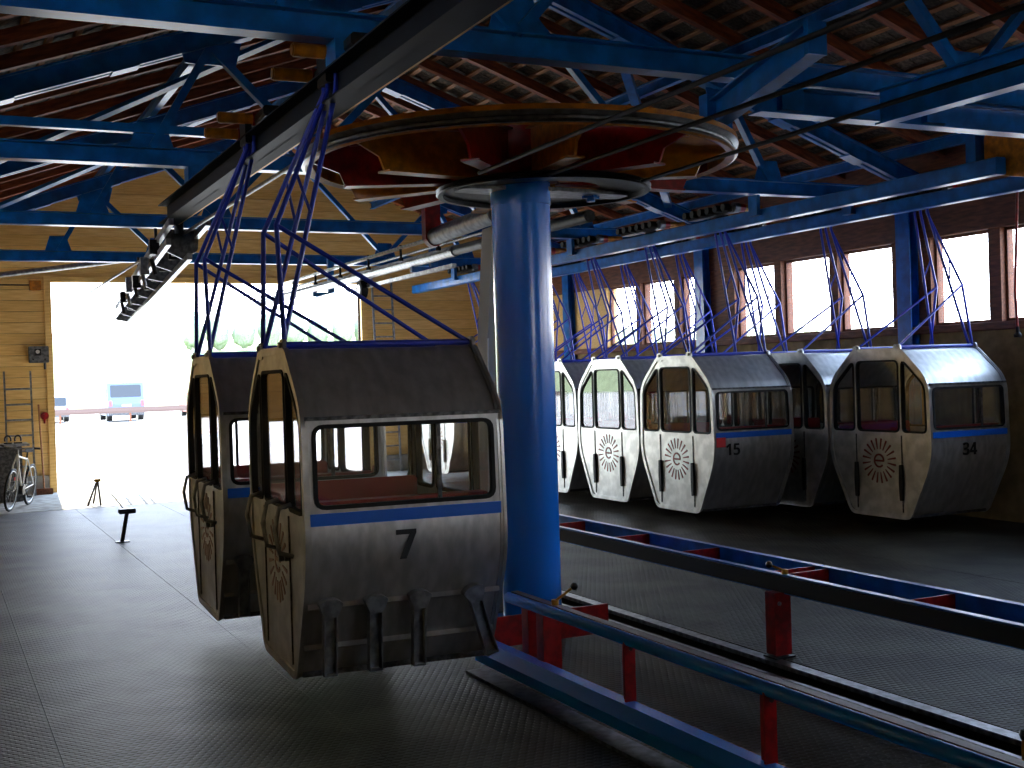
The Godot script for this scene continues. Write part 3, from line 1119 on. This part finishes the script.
	var lug := CH + 0.025
	for s in [-1.0, 1.0]:
		var tp := Vector3(-0.2, top, 0.05 * s)
		var kn := Vector3(-HX, 2.74, 0.2 * s)
		var l0 := Vector3(-HX - 0.0, lug, lz * s)
		var l1 := Vector3(HX + 0.0, lug, lz * s)
		st = mb()
		tube(st, [tp + Vector3(0, 0.2, 0), tp, kn, l0], 0.016, 8)
		obj("hanger_tube", st, M.hanger, t)
		st = mb()
		tube(st, [tp + Vector3(0.04, 0.15, 0.05 * s), tp + Vector3(0.04, 0, 0.05 * s), l0 + Vector3(0, 0, -0.05 * s)], 0.016, 8)
		obj("hanger_tube", st, M.hanger, t)
		st = mb()
		cyl(st, kn, l1 + Vector3(0, 0, 0), 0.015, 8)
		obj("hanger_brace", st, M.hanger, t)
		st = mb()
		cyl(st, tp.lerp(kn, 0.62), (tp + Vector3(0.04, 0, 0.05 * s)).lerp(l0, 0.5), 0.01, 6)
		obj("hanger_link", st, M.hanger, t)
		st = mb()
		cyl(st, Vector3(-HX, lug, lz * s), Vector3(HX, lug, lz * s), 0.02, 10)
		obj("ridge_bar", st, M.hanger, t)
	# grip carriage on the rail
	st = mb()
	cbox(st, Vector3(-0.2, 3.78, 0), Vector3(0.05, 0.22, 0.22), 0.01)
	cbox(st, Vector3(-0.08, 3.85, 0.0), Vector3(0.16, 0.08, 0.95), 0.015)
	var gp := obj("grip", st, M.dark_steel, t)
	for k in 6:
		st = mb()
		var z := -0.42 + k * 0.168
		tube(st, [Vector3(0.0, 3.87, z), Vector3(0.09, 3.87, z)], 0.046, 14)
		obj("roller", st, M.rubber, gp)
	for z in [-0.5, 0.1]:
		st = mb()
		cyl(st, Vector3(-0.17, 3.86, z), Vector3(-0.42, 3.86, z), 0.044, 18)
		cyl(st, Vector3(-0.42, 3.86, z), Vector3(-0.43, 3.86, z), 0.036, 18)
		obj("grip_spring", st, M.yellow, gp)
		st = mb()
		cyl(st, Vector3(-0.09, 3.86, z), Vector3(-0.17, 3.86, z), 0.055, 18)
		obj("spring_collar", st, M.red, gp)
		st = mb()
		cyl(st, Vector3(-0.01, 3.86, z), Vector3(-0.09, 3.86, z), 0.065, 12)
		obj("spring_seat", st, M.steel, gp)
	return t

func add_number(cab: Node3D, txt: String, lx: float, sg: float, size := 0.21) -> void:
	# on the lower side panel, sg is the local z side
	var o := MeshInstance3D.new()
	o.name = "number"
	o.mesh = text_mesh(txt, size, 0.006)
	o.material_override = M.black
	var p := Vector3(lx, 0.795, sg * 0.812)
	o.transform = Transform3D(Basis.IDENTITY if sg > 0 else Basis(Vector3.UP, PI), p)
	cab.add_child(o, true)

func build_cabins() -> void:
	var proto := make_cabin()
	var yb := 0.16
	var list := [
		# x, z, turn, rise, label
		[2.47, -7.2, -0.058, 0.03, "silver cable car cabin numbered 7 with four ski holders on its side"],
		[2.45, -9.2, -0.045, 0.03, "silver cable car cabin hanging just behind the cabin numbered 7"],
		[8.97, -12.62, PI, 0.0, "silver cable car cabin numbered 15 with a red tag below its window"],
		[8.97, -14.3, PI, 0.0, "silver cable car cabin next behind number 15 in its row"],
		[8.97, -15.97, PI, 0.0, "silver cable car cabin second behind number 15 in its row"],
		[8.97, -17.64, PI, 0.0, "silver cable car cabin third behind number 15 in its row"],
		[8.97, -20.5, PI, 0.0, "silver cable car cabin at the far end of the row of number 15"],
		[10.4, -10.6, PI, 0.0, "silver cable car cabin numbered 34 beside the windows"],
		[10.4, -12.27, PI, 0.0, "silver cable car cabin between the cabins numbered 15 and 34"],
		[10.4, -13.97, PI, 0.0, "silver cable car cabin by the windows, second behind number 34"],
		[10.4, -15.66, PI, 0.0, "silver cable car cabin by the windows, third behind number 34"],
		[10.4, -17.33, PI, 0.0, "silver cable car cabin by the windows, fourth behind number 34"],
		[10.4, -19.0, PI, 0.0, "silver cable car cabin by the windows, fifth behind number 34"]]
	var cabs := []
	for c in list:
		var o: Node3D = proto.duplicate()
		o.name = numbered("cable_car_cabin")
		add_child(o, true)
		o.position = Vector3(c[0], yb + c[3], c[1])
		o.rotation.y = c[2]
		o.scale.y = 0.965
		tag(o, c[4], "cable car", "cable car cabins")
		cabs.append(o)
	proto.free()
	add_number(cabs[0], "7", -0.02, 1.0, 0.24)
	add_number(cabs[2], "15", 0.32, -1.0, 0.2)
	add_number(cabs[7], "34", 0.02, -1.0, 0.2)
	var st := mb()
	box(st, Vector3(0.5, 0.89, -0.822), Vector3(0.13, 0.12, 0.008))
	var tg := obj("paper_tag", st, M.tag, cabs[2])
	tg.set_meta("label", "small bright red square tag")
	# ski holders on the left cabins
	for i in 2:
		for h in [[-0.46, 0.0], [-0.2, 0.0], [0.06, 0.0], [0.4, 0.3]]:
			st = mb()
			var turn: float = h[1]
			var tilt := Basis(Vector3(0, 0, 1), turn) * Basis(Vector3.RIGHT, 0.1)
			var at := Vector3(h[0], 0.44, 0.74)
			# a channel: back and two cheeks
			box(st, at + tilt * Vector3(0, -0.19, 0.0), Vector3(0.075, 0.38, 0.014), tilt)
			box(st, at + tilt * Vector3(-0.034, -0.19, 0.025), Vector3(0.008, 0.38, 0.05), tilt)
			box(st, at + tilt * Vector3(0.034, -0.19, 0.025), Vector3(0.008, 0.38, 0.05), tilt)
			box(st, at + tilt * Vector3(0, -0.375, 0.025), Vector3(0.075, 0.01, 0.05), tilt)
			var hold := obj("ski_holder", st, M.galv, cabs[i])
			st = mb()
			panel(st, round_poly([Vector2(-0.035, -0.03), Vector2(0.035, -0.03), Vector2(0.07, 0.05), Vector2(0.03, 0.075), Vector2(-0.03, 0.075), Vector2(-0.07, 0.05)], [0.015]), [], 0.06, Transform3D(tilt, at + Vector3(0, 0, 0.03)))
			obj("holder_mouth", st, M.galv, hold)
		# loop handles on the door side
		for z in [-0.42, 0.1, 0.46]:
			st = mb()
			var x := -HX - 0.02
			tube(st, [Vector3(x, 1.04, z), Vector3(x - 0.07, 1.02, z), Vector3(x - 0.1, 0.9, z + 0.01), Vector3(x - 0.08, 0.76, z + 0.02), Vector3(x, 0.73, z + 0.02)], 0.014, 8)
			obj("grab_handle", st, M.galv, cabs[i])
		st = mb()
		box(st, Vector3(-HX - 0.025, 0.7, 0.3), Vector3(0.03, 0.03, 0.09))
		cyl(st, Vector3(-HX - 0.03, 0.7, 0.3), Vector3(-HX - 0.07, 0.7, 0.3), 0.02, 8)
		obj("door_latch", st, M.galv, cabs[i])

# ------------------------------------------------------------------ rails at floor level
func build_floor_rails() -> void:
	var st := mb()
	var g := thing("guide_rail", "low blue guide rail on red posts in front of the blue column", "rail", Vector3(3.55, 0, -3.5))
	cyl(st, Vector3(-0.32, 0.505, 4.5), Vector3(-0.32, 0.505, -3.3), 0.034, 14)
	obj("round_rail", st, M.blue_gloss, g)
	st = mb()
	box(st, Vector3(-0.28, 0.535, 0.6), Vector3(0.05, 0.012, 7.8))
	obj("steel_strip", st, M.dark_steel, g)
	st = mb()
	panel(st, PackedVector2Array([Vector2(-0.09, 0.0), Vector2(0.06, 0.0), Vector2(0.06, 0.11), Vector2(-0.02, 0.11), Vector2(-0.09, 0.06)]), [], 8.05, Transform3D(Basis.IDENTITY, Vector3(-0.36, 0.075, 0.47)))
	obj("lower_rail", st, M.blue_gloss, g)
	st = mb()
	box(st, Vector3(-0.45, 0.01, 0.47), Vector3(0.14, 0.018, 8.05))
	obj("floor_edging", st, M.steel, g)
	for z in [-1.86, -0.7, 0.45, 1.6, 2.8]:
		st = mb()
		cbox(st, Vector3(-0.32, 0.34, z), Vector3(0.065, 0.33, 0.012), 0.003)
		box(st, Vector3(-0.32, 0.34, z - 0.03), Vector3(0.012, 0.33, 0.06))
		var p := obj("post", st, M.red, g)
		st = mb()
		cyl(st, Vector3(-0.315, 0.46, z + 0.004), Vector3(-0.315, 0.46, z + 0.012), 0.011, 10)
		obj("bolt", st, M.black, p)
	for q in [[-0.25, -2.86, 0.47], [-0.22, -3.12, 0.49]]:
		st = mb()
		box(st, Vector3(q[0], q[2] * 0.5 + 0.0, q[1]), Vector3(0.12, q[2], 0.012))
		box(st, Vector3(q[0] - 0.054, q[2] * 0.5, q[1] - 0.04), Vector3(0.012, q[2], 0.09))
		box(st, Vector3(q[0] + 0.054, q[2] * 0.5, q[1] - 0.04), Vector3(0.012, q[2], 0.09))
		obj("channel_post", st, M.red, g)
	st = mb()
	box(st, Vector3(0.15, 0.2, -3.7), Vector3(0.95, 0.2, 0.02))
	obj("cross_plate", st, M.red, g)
	# lever on the rail
	lever(Vector3(3.27, 0.541, -6.25), Vector3(0.12, 0.1, 0.02), "brass lever with black knob on the guide rail by the column")
	# double guard
	var d := thing("guard_rail", "double blue guard rail with red spacers on a thick red post", "rail", Vector3(5.0, 0, -4.5))
	for q in [[0.0, M.blue, 0.10], [0.42, M.blue, 0.10]]:
		st = mb()
		var x: float = q[0]
		box(st, Vector3(x, 0.48, -0.3), Vector3(0.012, 0.12, 11.0))
		var sg := 1.0 if x < 0.2 else -1.0
		box(st, Vector3(x + 0.0 * sg, 0.536, -0.3), Vector3(0.05, 0.012, 11.0))
		box(st, Vector3(x - 0.0 * sg, 0.424, -0.3), Vector3(0.05, 0.012, 11.0))
		obj("beam", st, q[1], d)
	st = mb()
	box(st, Vector3(-0.03, 0.48, -0.3), Vector3(0.03, 0.1, 11.0))
	obj("rubber_strip", st, M.rubber, d)
	for z in [-5.2, -4.1, -3.1, -2.0, -1.86, -0.75, 0.5, 1.8, 3.1]:
		st = mb()
		box(st, Vector3(0.21, 0.48, z), Vector3(0.4, 0.1, 0.014))
		obj("spacer", st, M.red, d)
	for z in [-5.4, -1.83, 2.1]:
		st = mb()
		cbox(st, Vector3(-0.04, 0.225, z), Vector3(0.13, 0.41, 0.1), 0.006)
		var p := obj("post", st, M.red, d)
		st = mb()
		box(st, Vector3(-0.04, 0.006, z), Vector3(0.16, 0.012, 0.13))
		obj("foot_plate", st, M.dark_steel, p)
		st = mb()
		cyl(st, Vector3(-0.07, 0.36, z + 0.05), Vector3(-0.07, 0.36, z + 0.058), 0.014, 10)
		obj("bolt", st, M.galv, p)
	lever(Vector3(5.0, 0.545, -6.3), Vector3(-0.08, 0.06, -0.06), "black knobbed brass lever on the double guard rail post")
	# yellow handle at the slot end
	var yh := thing("locking_pin", "yellow upright pin with black knob at the slot end", "pin", Vector3(4.52, 0.0, -3.98))
	st = mb()
	lathe(st, [Vector2(0, 0), Vector2(0.05, 0.0), Vector2(0.05, 0.02), Vector2(0.018, 0.03), Vector2(0.016, 0.14), Vector2(0, 0.14)], 14)
	obj("stem", st, M.yellow, yh)
	st = mb()
	lathe(st, [Vector2(0, 0.135), Vector2(0.02, 0.14), Vector2(0.028, 0.16), Vector2(0.02, 0.185), Vector2(0, 0.19)], 14)
	obj("knob", st, M.black, yh)

func lever(at: Vector3, d: Vector3, label: String) -> void:
	var t := thing("locking_lever", label, "lever", at, "locking levers")
	var st := mb()
	cyl(st, Vector3.ZERO, Vector3(0, 0.03, 0), 0.022, 12)
	obj("pivot", st, M.brass, t)
	st = mb()
	cyl(st, Vector3(0, 0.02, 0), d, 0.008, 8)
	obj("rod", st, M.brass, t)
	var s := SphereMesh.new()
	s.radius = 0.024
	s.height = 0.048
	s.radial_segments = 16
	s.rings = 8
	inst("knob", s, M.black, t, Transform3D(Basis.IDENTITY, d))

# ------------------------------------------------------------------ things by the back wall
func ladder(at: Vector3, h: float, w: float, lean: float, label: String) -> void:
	var t := thing("ladder", label, "ladder", at)
	var f := Basis(Vector3.RIGHT, -lean)
	for sg in [-1.0, 1.0]:
		var st := mb()
		box(st, f * Vector3(sg * w * 0.5, h * 0.5, 0), Vector3(0.03, h, 0.06), f)
		obj("stile", st, M.galv, t)
	var y := 0.25
	while y < h - 0.05:
		var st := mb()
		cyl(st, f * Vector3(-w * 0.5, y, 0), f * Vector3(w * 0.5, y, 0), 0.017, 8)
		obj("rung", st, M.galv, t)
		y += 0.28

func build_back_items() -> void:
	ladder(Vector3(1.42, 0.0, BACK_Z + 0.5), 2.25, 0.44, 0.13, "grey metal ladder leaning on the wall behind the bicycle")
	ladder(Vector3(8.42, 0.0, BACK_Z + 0.4), 4.0, 0.42, 0.07, "tall grey ladder against the boards beside the doorway")
	var st := mb()
	# control box
	var b := thing("control_box", "grey wall box with a round dial left of the doorway", "box", Vector3(1.8, 2.38, BACK_Z + 0.085))
	cbox(st, Vector3(0, 0.15, 0), Vector3(0.34, 0.3, 0.14), 0.015)
	obj("casing", st, M.steel, b)
	st = mb()
	box(st, Vector3(-0.02, 0.19, 0.073), Vector3(0.11, 0.12, 0.008))
	obj("dial_plate", st, M.black, b)
	st = mb()
	cyl(st, Vector3(-0.02, 0.2, 0.075), Vector3(-0.02, 0.2, 0.082), 0.035, 16)
	obj("dial", st, M.white, b)
	st = mb()
	cyl(st, Vector3(-0.1, 0.06, 0.07), Vector3(-0.1, 0.06, 0.085), 0.015, 10)
	cyl(st, Vector3(0.1, 0.06, 0.07), Vector3(0.1, 0.06, 0.085), 0.015, 10)
	obj("screw", st, M.black, b)
	st = mb()
	cyl(st, Vector3(0.1, 0.0, 0), Vector3(0.1, -0.12, 0.0), 0.02, 10)
	obj("cable_gland", st, M.black, b)
	# red alarm
	var r := thing("alarm_button", "small dark red alarm button beside the doorway jamb", "button", Vector3(1.87, 1.34, BACK_Z + 0.05))
	st = mb()
	cyl(st, Vector3(0, 0.07, -0.045), Vector3(0, 0.07, 0.04), 0.07, 18)
	obj("housing", st, M.red, r)
	st = mb()
	cyl(st, Vector3(0, 0.07, 0.04), Vector3(0, 0.07, 0.07), 0.035, 14)
	obj("push_button", st, M.red, r)
	st = mb()
	cyl(st, Vector3(0, 0.0, -0.03), Vector3(0, -0.07, -0.03), 0.018, 8)
	obj("cable_end", st, M.red, r)
	# broom
	var br := thing("broom", "wooden broom handle leaning on the wall by the doorway", "broom", Vector3(1.8, 0.0, BACK_Z + 0.35))
	st = mb()
	cyl(st, Vector3(0, 0.1, 0), Vector3(-0.03, 1.62, -0.28), 0.016, 10)
	obj("handle", st, M.batten, br)
	st = mb()
	cbox(st, Vector3(0, 0.055, 0), Vector3(0.3, 0.11, 0.05), 0.01)
	obj("brush", st, M.timber, br)
	# small lamp box and rod above the doorway corner
	var lb := thing("junction_box", "small orange brown electrical box high on the wall", "box", Vector3(1.78, 3.7, BACK_Z + 0.05))
	st = mb()
	cbox(st, Vector3(0, 0.09, 0), Vector3(0.2, 0.18, 0.09), 0.01)
	obj("casing", st, M.yellow, lb)
	st = mb()
	cyl(st, Vector3(-1.6, 0.1, 0), Vector3(-0.1, 0.1, 0), 0.012, 8)
	obj("conduit", st, M.dark_steel, lb)
	var dp := thing("door_track", "pale round steel pipe slanting up above the doorway corner", "pipe", Vector3(2.2, 4.1, BACK_Z + 0.6))
	st = mb()
	cyl(st, Vector3(-2.2, -0.34, 0.0), Vector3(1.2, 0.14, 0), 0.05, 16)
	obj("pipe", st, M.galv, dp)
	# bench
	var bn := thing("workbench", "grey metal workbench behind the bicycle", "bench", Vector3(0.75, 0.0, -22.3))
	st = mb()
	cbox(st, Vector3(0, 0.96, 0), Vector3(1.5, 0.04, 0.7), 0.01)
	obj("top", st, M.galv, bn)
	st = mb()
	cbox(st, Vector3(-0.05, 0.47, -0.02), Vector3(1.36, 0.94, 0.6), 0.01)
	obj("cabinet", st, M.alu_dark, bn)
	for x in [-0.38, 0.28]:
		st = mb()
		cbox(st, Vector3(x, 0.5, 0.29), Vector3(0.6, 0.8, 0.02), 0.006)
		obj("door", st, M.alu_dark, bn)
	for k in 2:
		var rg := thing("ring_clamp", "dark ring clamp standing on the grey workbench", "clamp", Vector3(1.17 + 0.16 * k, 0.98, -22.2), "ring clamps on the workbench")
		st = mb()
		var pts := []
		for i in 13:
			var a := -0.5 + (PI + 1.0) * i / 12.0
			pts.append(Vector3(cos(a) * 0.05, 0.075 + sin(a) * 0.065, 0))
		tube(st, pts, 0.014, 8)
		obj("ring", st, M.dark_steel, rg)
		st = mb()
		box(st, Vector3(0, 0.012, 0), Vector3(0.13, 0.024, 0.06))
		obj("base", st, M.dark_steel, rg)
	bicycle()
	# trestle and foot post on the floor
	var tr := thing("trestle", "small dark folding trestle standing in the doorway light", "trestle", Vector3(2.36, 0, -20.4))
	for q in [[Vector3(-0.14, 0, 0.1), Vector3(0.02, 0.38, 0)], [Vector3(0.06, 0, 0.1), Vector3(0.04, 0.38, 0)], [Vector3(0.0, 0, -0.35), Vector3(0.03, 0.38, 0)]]:
		st = mb()
		tube(st, [q[0], q[1]], 0.016, 8)
		obj("leg", st, M.dark_steel, tr)
	st = mb()
	cbox(st, Vector3(0.03, 0.4, 0), Vector3(0.1, 0.05, 0.08), 0.01)
	obj("head", st, M.brass, tr)
	var tp := thing("stop_post", "short steel post with a crosshead bolted to the floor", "post", Vector3(2.06, 0, -15.3))
	st = mb()
	cyl(st, Vector3(0, 0.01, 0), Vector3(0.06, 0.36, 0.05), 0.025, 12)
	obj("shaft", st, M.dark_steel, tp)
	st = mb()
	cbox(st, Vector3(0.06, 0.38, 0.05), Vector3(0.2, 0.06, 0.08), 0.012)
	obj("crosshead", st, M.dark_steel, tp)
	st = mb()
	box(st, Vector3(0, 0.006, 0), Vector3(0.16, 0.012, 0.1))
	obj("foot_plate", st, M.dark_steel, tp)
	st = mb()
	cyl(st, Vector3(0.06, 0.38, 0.0), Vector3(0.3, 0.34, -3.2), 0.018, 10)
	obj("push_rod", st, M.steel, tp)
	# rod hanging at the right
	var hr := thing("hanging_rod", "bent red blue rod with black foot hanging before the windows", "rod", Vector3(10.9, 2.15, -9.55))
	st = mb()
	tube(st, [Vector3(0, 0.06, 0), Vector3(0, 0.52, -0.02), Vector3(-0.35, 1.55, 0.35)], 0.016, 8)
	obj("rod", st, M.red, hr)
	st = mb()
	lathe(st, [Vector2(0, 0), Vector2(0.04, 0.0), Vector2(0.045, 0.03), Vector2(0.02, 0.06), Vector2(0.018, 0.12), Vector2(0, 0.12)], 12)
	obj("foot", st, M.rubber, hr)

func bicycle() -> void:
	var t := thing("bicycle", "white framed bicycle leaning by the grey workbench", "bicycle", Vector3(1.23, 0, -20.8))
	t.rotation.y = atan2(1.0, 0.35) 
	t.rotation.z = 0.0
	var lean := Basis(Vector3.RIGHT, 0.12)
	# local x runs along the bicycle, front at -x... front wheel nearer the viewer
	var q := func(x: float, y: float, z := 0.0) -> Vector3:
		return lean * Vector3(x, y, z)
	var st: SurfaceTool
	for s in [-1.0, 1.0]:
		st = mb()
		var pts := []
		for i in 33:
			var a := TAU * i / 32.0
			pts.append(q.call(s * 0.52 + cos(a) * 0.32, 0.34 + sin(a) * 0.32))
		tube(st, pts, 0.02, 8, false)
		var w := obj("tyre", st, M.rubber, t)
		st = mb()
		pts = []
		for i in 33:
			var a := TAU * i / 32.0
			pts.append(q.call(s * 0.52 + cos(a) * 0.295, 0.34 + sin(a) * 0.295))
		tube(st, pts, 0.012, 6, false)
		obj("rim", st, M.galv, w)
		st = mb()
		for i in 14:
			var a := TAU * i / 14.0
			cyl(st, q.call(s * 0.52, 0.34, 0.02 * (1 if i % 2 == 0 else -1)), q.call(s * 0.52 + cos(a) * 0.29, 0.34 + sin(a) * 0.29), 0.002, 4)
		obj("spokes", st, M.galv, w)
		st = mb()
		cyl(st, q.call(s * 0.52, 0.34, -0.04), q.call(s * 0.52, 0.34, 0.04), 0.022, 10)
		obj("axle", st, M.galv, w)
	var fr := q.call(-0.52, 0.34)
	var hd := q.call(-0.36, 0.82)
	var bb := q.call(0.05, 0.3)
	var sd := q.call(0.18, 0.8)
	var rr := q.call(0.52, 0.34)
	st = mb()
	cyl(st, hd, bb, 0.018, 10)
	cyl(st, q.call(-0.35, 0.86), q.call(0.17, 0.78), 0.016, 10)
	cyl(st, bb, sd, 0.017, 10)
	for s in [-1.0, 1.0]:
		cyl(st, bb + Vector3(0, 0, s * 0.03), rr + Vector3(0, 0, s * 0.05), 0.01, 8)
		cyl(st, sd + Vector3(0, -0.03, s * 0.02), rr + Vector3(0, 0, s * 0.05), 0.009, 8)
	obj("frame", st, M.white, t)
	st = mb()
	for s in [-1.0, 1.0]:
		tube(st, [q.call(-0.345, 0.9), q.call(-0.38, 0.72, s * 0.045), fr + Vector3(0, 0, s * 0.05)], 0.013, 8)
	obj("fork", st, M.white, t)
	st = mb()
	cyl(st, q.call(-0.345, 0.88), q.call(-0.36, 0.98), 0.014, 8)
	tube(st, [q.call(-0.25, 1.0, -0.29), q.call(-0.36, 1.0, -0.16), q.call(-0.38, 0.98, 0.0), q.call(-0.36, 1.0, 0.16), q.call(-0.25, 1.0, 0.29)], 0.013, 8)
	obj("handlebar", st, M.galv, t)
	for s in [-1.0, 1.0]:
		st = mb()
		cyl(st, q.call(-0.31, 1.0, s * 0.225), q.call(-0.24, 1.0, s * 0.3), 0.018, 8)
		obj("grip", st, M.rubber, t)
	st = mb()
	cyl(st, sd, q.call(0.2, 0.9), 0.013, 8)
	panel(st, round_poly([Vector2(-0.14, 0.0), Vector2(0.14, -0.07), Vector2(0.14, 0.07)], [0.03]), [], 0.05, Transform3D(Basis(lean.x, lean.z, lean.y), q.call(0.18, 0.92)))
	obj("saddle", st, M.rubber, t)
	st = mb()
	tube(st, [q.call(0.05, 0.3, -0.04), q.call(0.05, 0.3, 0.04)], 0.09, 20)
	var ch := obj("chainring", st, M.dark_steel, t)
	for s in [-1.0, 1.0]:
		st = mb()
		cyl(st, q.call(0.05, 0.3, s * 0.06), q.call(0.05 + s * 0.12, 0.3 - s * 0.12, s * 0.07), 0.01, 8)
		box(st, q.call(0.05 + s * 0.12, 0.3 - s * 0.12, s * 0.11), Vector3(0.09, 0.02, 0.08))
		obj("pedal", st, M.dark_steel, ch)
	st = mb()
	box(st, q.call(-0.33, 0.5, 0.0), Vector3(0.02, 0.05, 0.05))
	obj("reflector", st, M.tag, t)

# ------------------------------------------------------------------ outside
func build_outside() -> void:
	var gm := mat(Color.WHITE, 0.95)
	gm.albedo_texture = noise_tex(0.02, [Color(0.52, 0.5, 0.47), Color(0.66, 0.64, 0.61)], [0.2, 0.8], 256, 60, 5)
	gm.uv1_triplanar = true
	gm.uv1_scale = Vector3(0.2, 0.2, 0.2)
	var g := struct("floor_outside", "bright gravel yard outside the doorway")
	var st := mb()
	box(st, Vector3(5, -0.3, -62.0), Vector3(160, 0.5, 76.0))
	obj("yard", st, gm, g)
	st = mb()
	box(st, Vector3(62.0, -0.3, -4.0), Vector3(100, 0.5, 40.0))
	obj("yard", st, gm, g)
	var paled_grass := mat(Color.WHITE, 0.95)
	paled_grass.albedo_texture = noise_tex(0.03, [Color(0.42, 0.46, 0.3), Color(0.52, 0.56, 0.38)], [0.2, 0.8], 256, 61, 5)
	paled_grass.uv1_triplanar = true
	paled_grass.uv1_scale = Vector3(0.1, 0.1, 0.1)
	st = mb()
	# rising meadow, overexposure painted in as a paler green
	var a := Vector3(-70, -0.3, -98)
	var b := Vector3(140, -0.3, -98)
	var c := Vector3(140, 9.0, -170)
	var d := Vector3(-70, 9.0, -170)
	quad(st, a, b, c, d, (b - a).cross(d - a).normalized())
	var md := obj("meadow", st, paled_grass, g)
	md.set_meta("label", "rising meadow beyond the yard, green paled to imitate overexposure")
	# hedge trees on the meadow, their green paled to imitate haze and flare
	var hazed_leaf := mat(Color.WHITE, 0.8)
	hazed_leaf.albedo_texture = noise_tex(0.05, [Color(0.36, 0.42, 0.32), Color(0.55, 0.6, 0.5)], [0.2, 0.8], 256, 62, 5)
	hazed_leaf.uv1_triplanar = true
	hazed_leaf.uv1_scale = Vector3(0.3, 0.3, 0.3)
	var rng := RandomNumberGenerator.new()
	rng.seed = 11
	for k in 11:
		var h := rng.randf_range(3.4, 4.6)
		var at := Vector3(28.5 + k * 3.1, 5.9, -146.0 + rng.randf_range(-0.5, 0.5))
		var t := thing("hedge_tree", "bushy tree with green paled to imitate haze, in the row beyond the yard", "tree", at, "hedge trees beyond the yard")
		var sp := SphereMesh.new()
		sp.radius = 1.0
		sp.height = 2.0
		sp.radial_segments = 20
		sp.rings = 12
		var arr := sp.get_mesh_arrays()
		var vs: PackedVector3Array = arr[Mesh.ARRAY_VERTEX]
		var fnl := FastNoiseLite.new()
		fnl.seed = 70 + k
		fnl.frequency = 0.9
		for i in vs.size():
			var d2 := vs[i]
			var g2 := 1.0 + 0.35 * fnl.get_noise_3dv(d2 * 2.2)
			vs[i] = Vector3(d2.x * 1.35 * g2, h * 0.5 + 0.3 + d2.y * h * 0.5 * g2, d2.z * 1.35 * g2)
		var crown := mb()
		var idx: PackedInt32Array = arr[Mesh.ARRAY_INDEX]
		for i in idx:
			crown.set_smooth_group(0)
			crown.add_vertex(vs[i])
		crown.generate_normals()
		obj("crown", crown, hazed_leaf, t)
		st = mb()
		cyl(st, Vector3(0, -0.4, 0), Vector3(0, 1.0, 0), 0.2, 8)
		obj("trunk", st, M.concrete, t)
	# road rail
	var rl := thing("road_rail", "long low crash barrier along the far edge of the yard", "barrier", Vector3(15, 0, -68.0))
	st = mb()
	for q in [[0.72, 0.0], [0.62, 0.04], [0.52, 0.0]]:
		box(st, Vector3(0, q[0], q[1]), Vector3(70, 0.11, 0.04))
	obj("beam", st, mat(Color(0.34, 0.26, 0.23), 0.6), rl)
	for k in 20:
		st = mb()
		box(st, Vector3(-34 + k * 3.6, 0.38, -0.08), Vector3(0.1, 0.76, 0.1))
		obj("post", st, M.timber, rl)
	car(Vector3(9.8, 0, -71.5), mat(Color(0.3, 0.36, 0.48), 0.3, 0.2), 1.95, 2.15, "dark blue van parked behind the crash barrier")
	car(Vector3(6.1, 0, -73.5), mat(Color(0.5, 0.5, 0.52), 0.3, 0.2), 1.8, 1.5, "grey car parked beside the dark blue van")
	car(Vector3(14.6, 0, -73.0), mat(Color(0.6, 0.16, 0.16), 0.3, 0.2), 1.8, 1.45, "red car parked behind the crash barrier")

func car(at: Vector3, body: Material, w: float, h: float, label: String) -> void:
	var t := thing("parked_car", label, "car", at, "parked cars")
	var l := 4.4
	var side := round_poly([Vector2(-l / 2, 0.3), Vector2(l / 2, 0.3), Vector2(l / 2, h * 0.5), Vector2(l / 2 - 0.15, h * 0.55), Vector2(l / 2 - 0.35, h), Vector2(-l / 2 + 1.7, h), Vector2(-l / 2 + 0.9, h * 0.58), Vector2(-l / 2, h * 0.5)], [0.12])
	var bs := Basis(Vector3(0, 0, 1), Vector3.UP, Vector3(-1, 0, 0))
	var st := mb()
	panel(st, side, [], w, Transform3D(bs, Vector3.ZERO))
	obj("body", st, body, t)
	var dark: Material = M.black
	st = mb()
	var tilt := Basis(Vector3.RIGHT, -atan2(0.2, h * 0.45))
	cbox(st, Vector3(0, h * 0.77, l / 2 - 0.24), Vector3(w * 0.84, h * 0.32, 0.03), 0.05, tilt)
	obj("rear_window", st, glass_dark(), t)
	st = mb()
	cbox(st, Vector3(0, 0.42, l / 2 + 0.03), Vector3(w * 0.98, 0.2, 0.12), 0.03)
	obj("bumper", st, M.alu_dark, t)
	for sg in [-1.0, 1.0]:
		st = mb()
		cbox(st, Vector3(sg * w * 0.44, h * 0.45, l / 2 + 0.01), Vector3(0.14, 0.3, 0.05), 0.02)
		obj("tail_lamp", st, M.tag, t)
		st = mb()
		cbox(st, Vector3(sg * (w * 0.5 + 0.005), h * 0.76, 0.5), Vector3(0.02, h * 0.28, 2.0), 0.004)
		obj("side_window", st, glass_dark(), t)
		for z in [-1.35, 1.4]:
			st = mb()
			cyl(st, Vector3(sg * w * 0.36, 0.33, z), Vector3(sg * (w * 0.5 + 0.02), 0.33, z), 0.33, 20)
			obj("wheel", st, dark, t)
	st = mb()
	box(st, Vector3(0, h * 0.4, l / 2 + 0.02), Vector3(0.5, 0.11, 0.02))
	obj("number_plate", st, M.white, t)

func glass_dark() -> StandardMaterial3D:
	if not M.has("glass_dark"):
		M.glass_dark = mat(Color(0.06, 0.08, 0.1), 0.06)
	return M.glass_dark
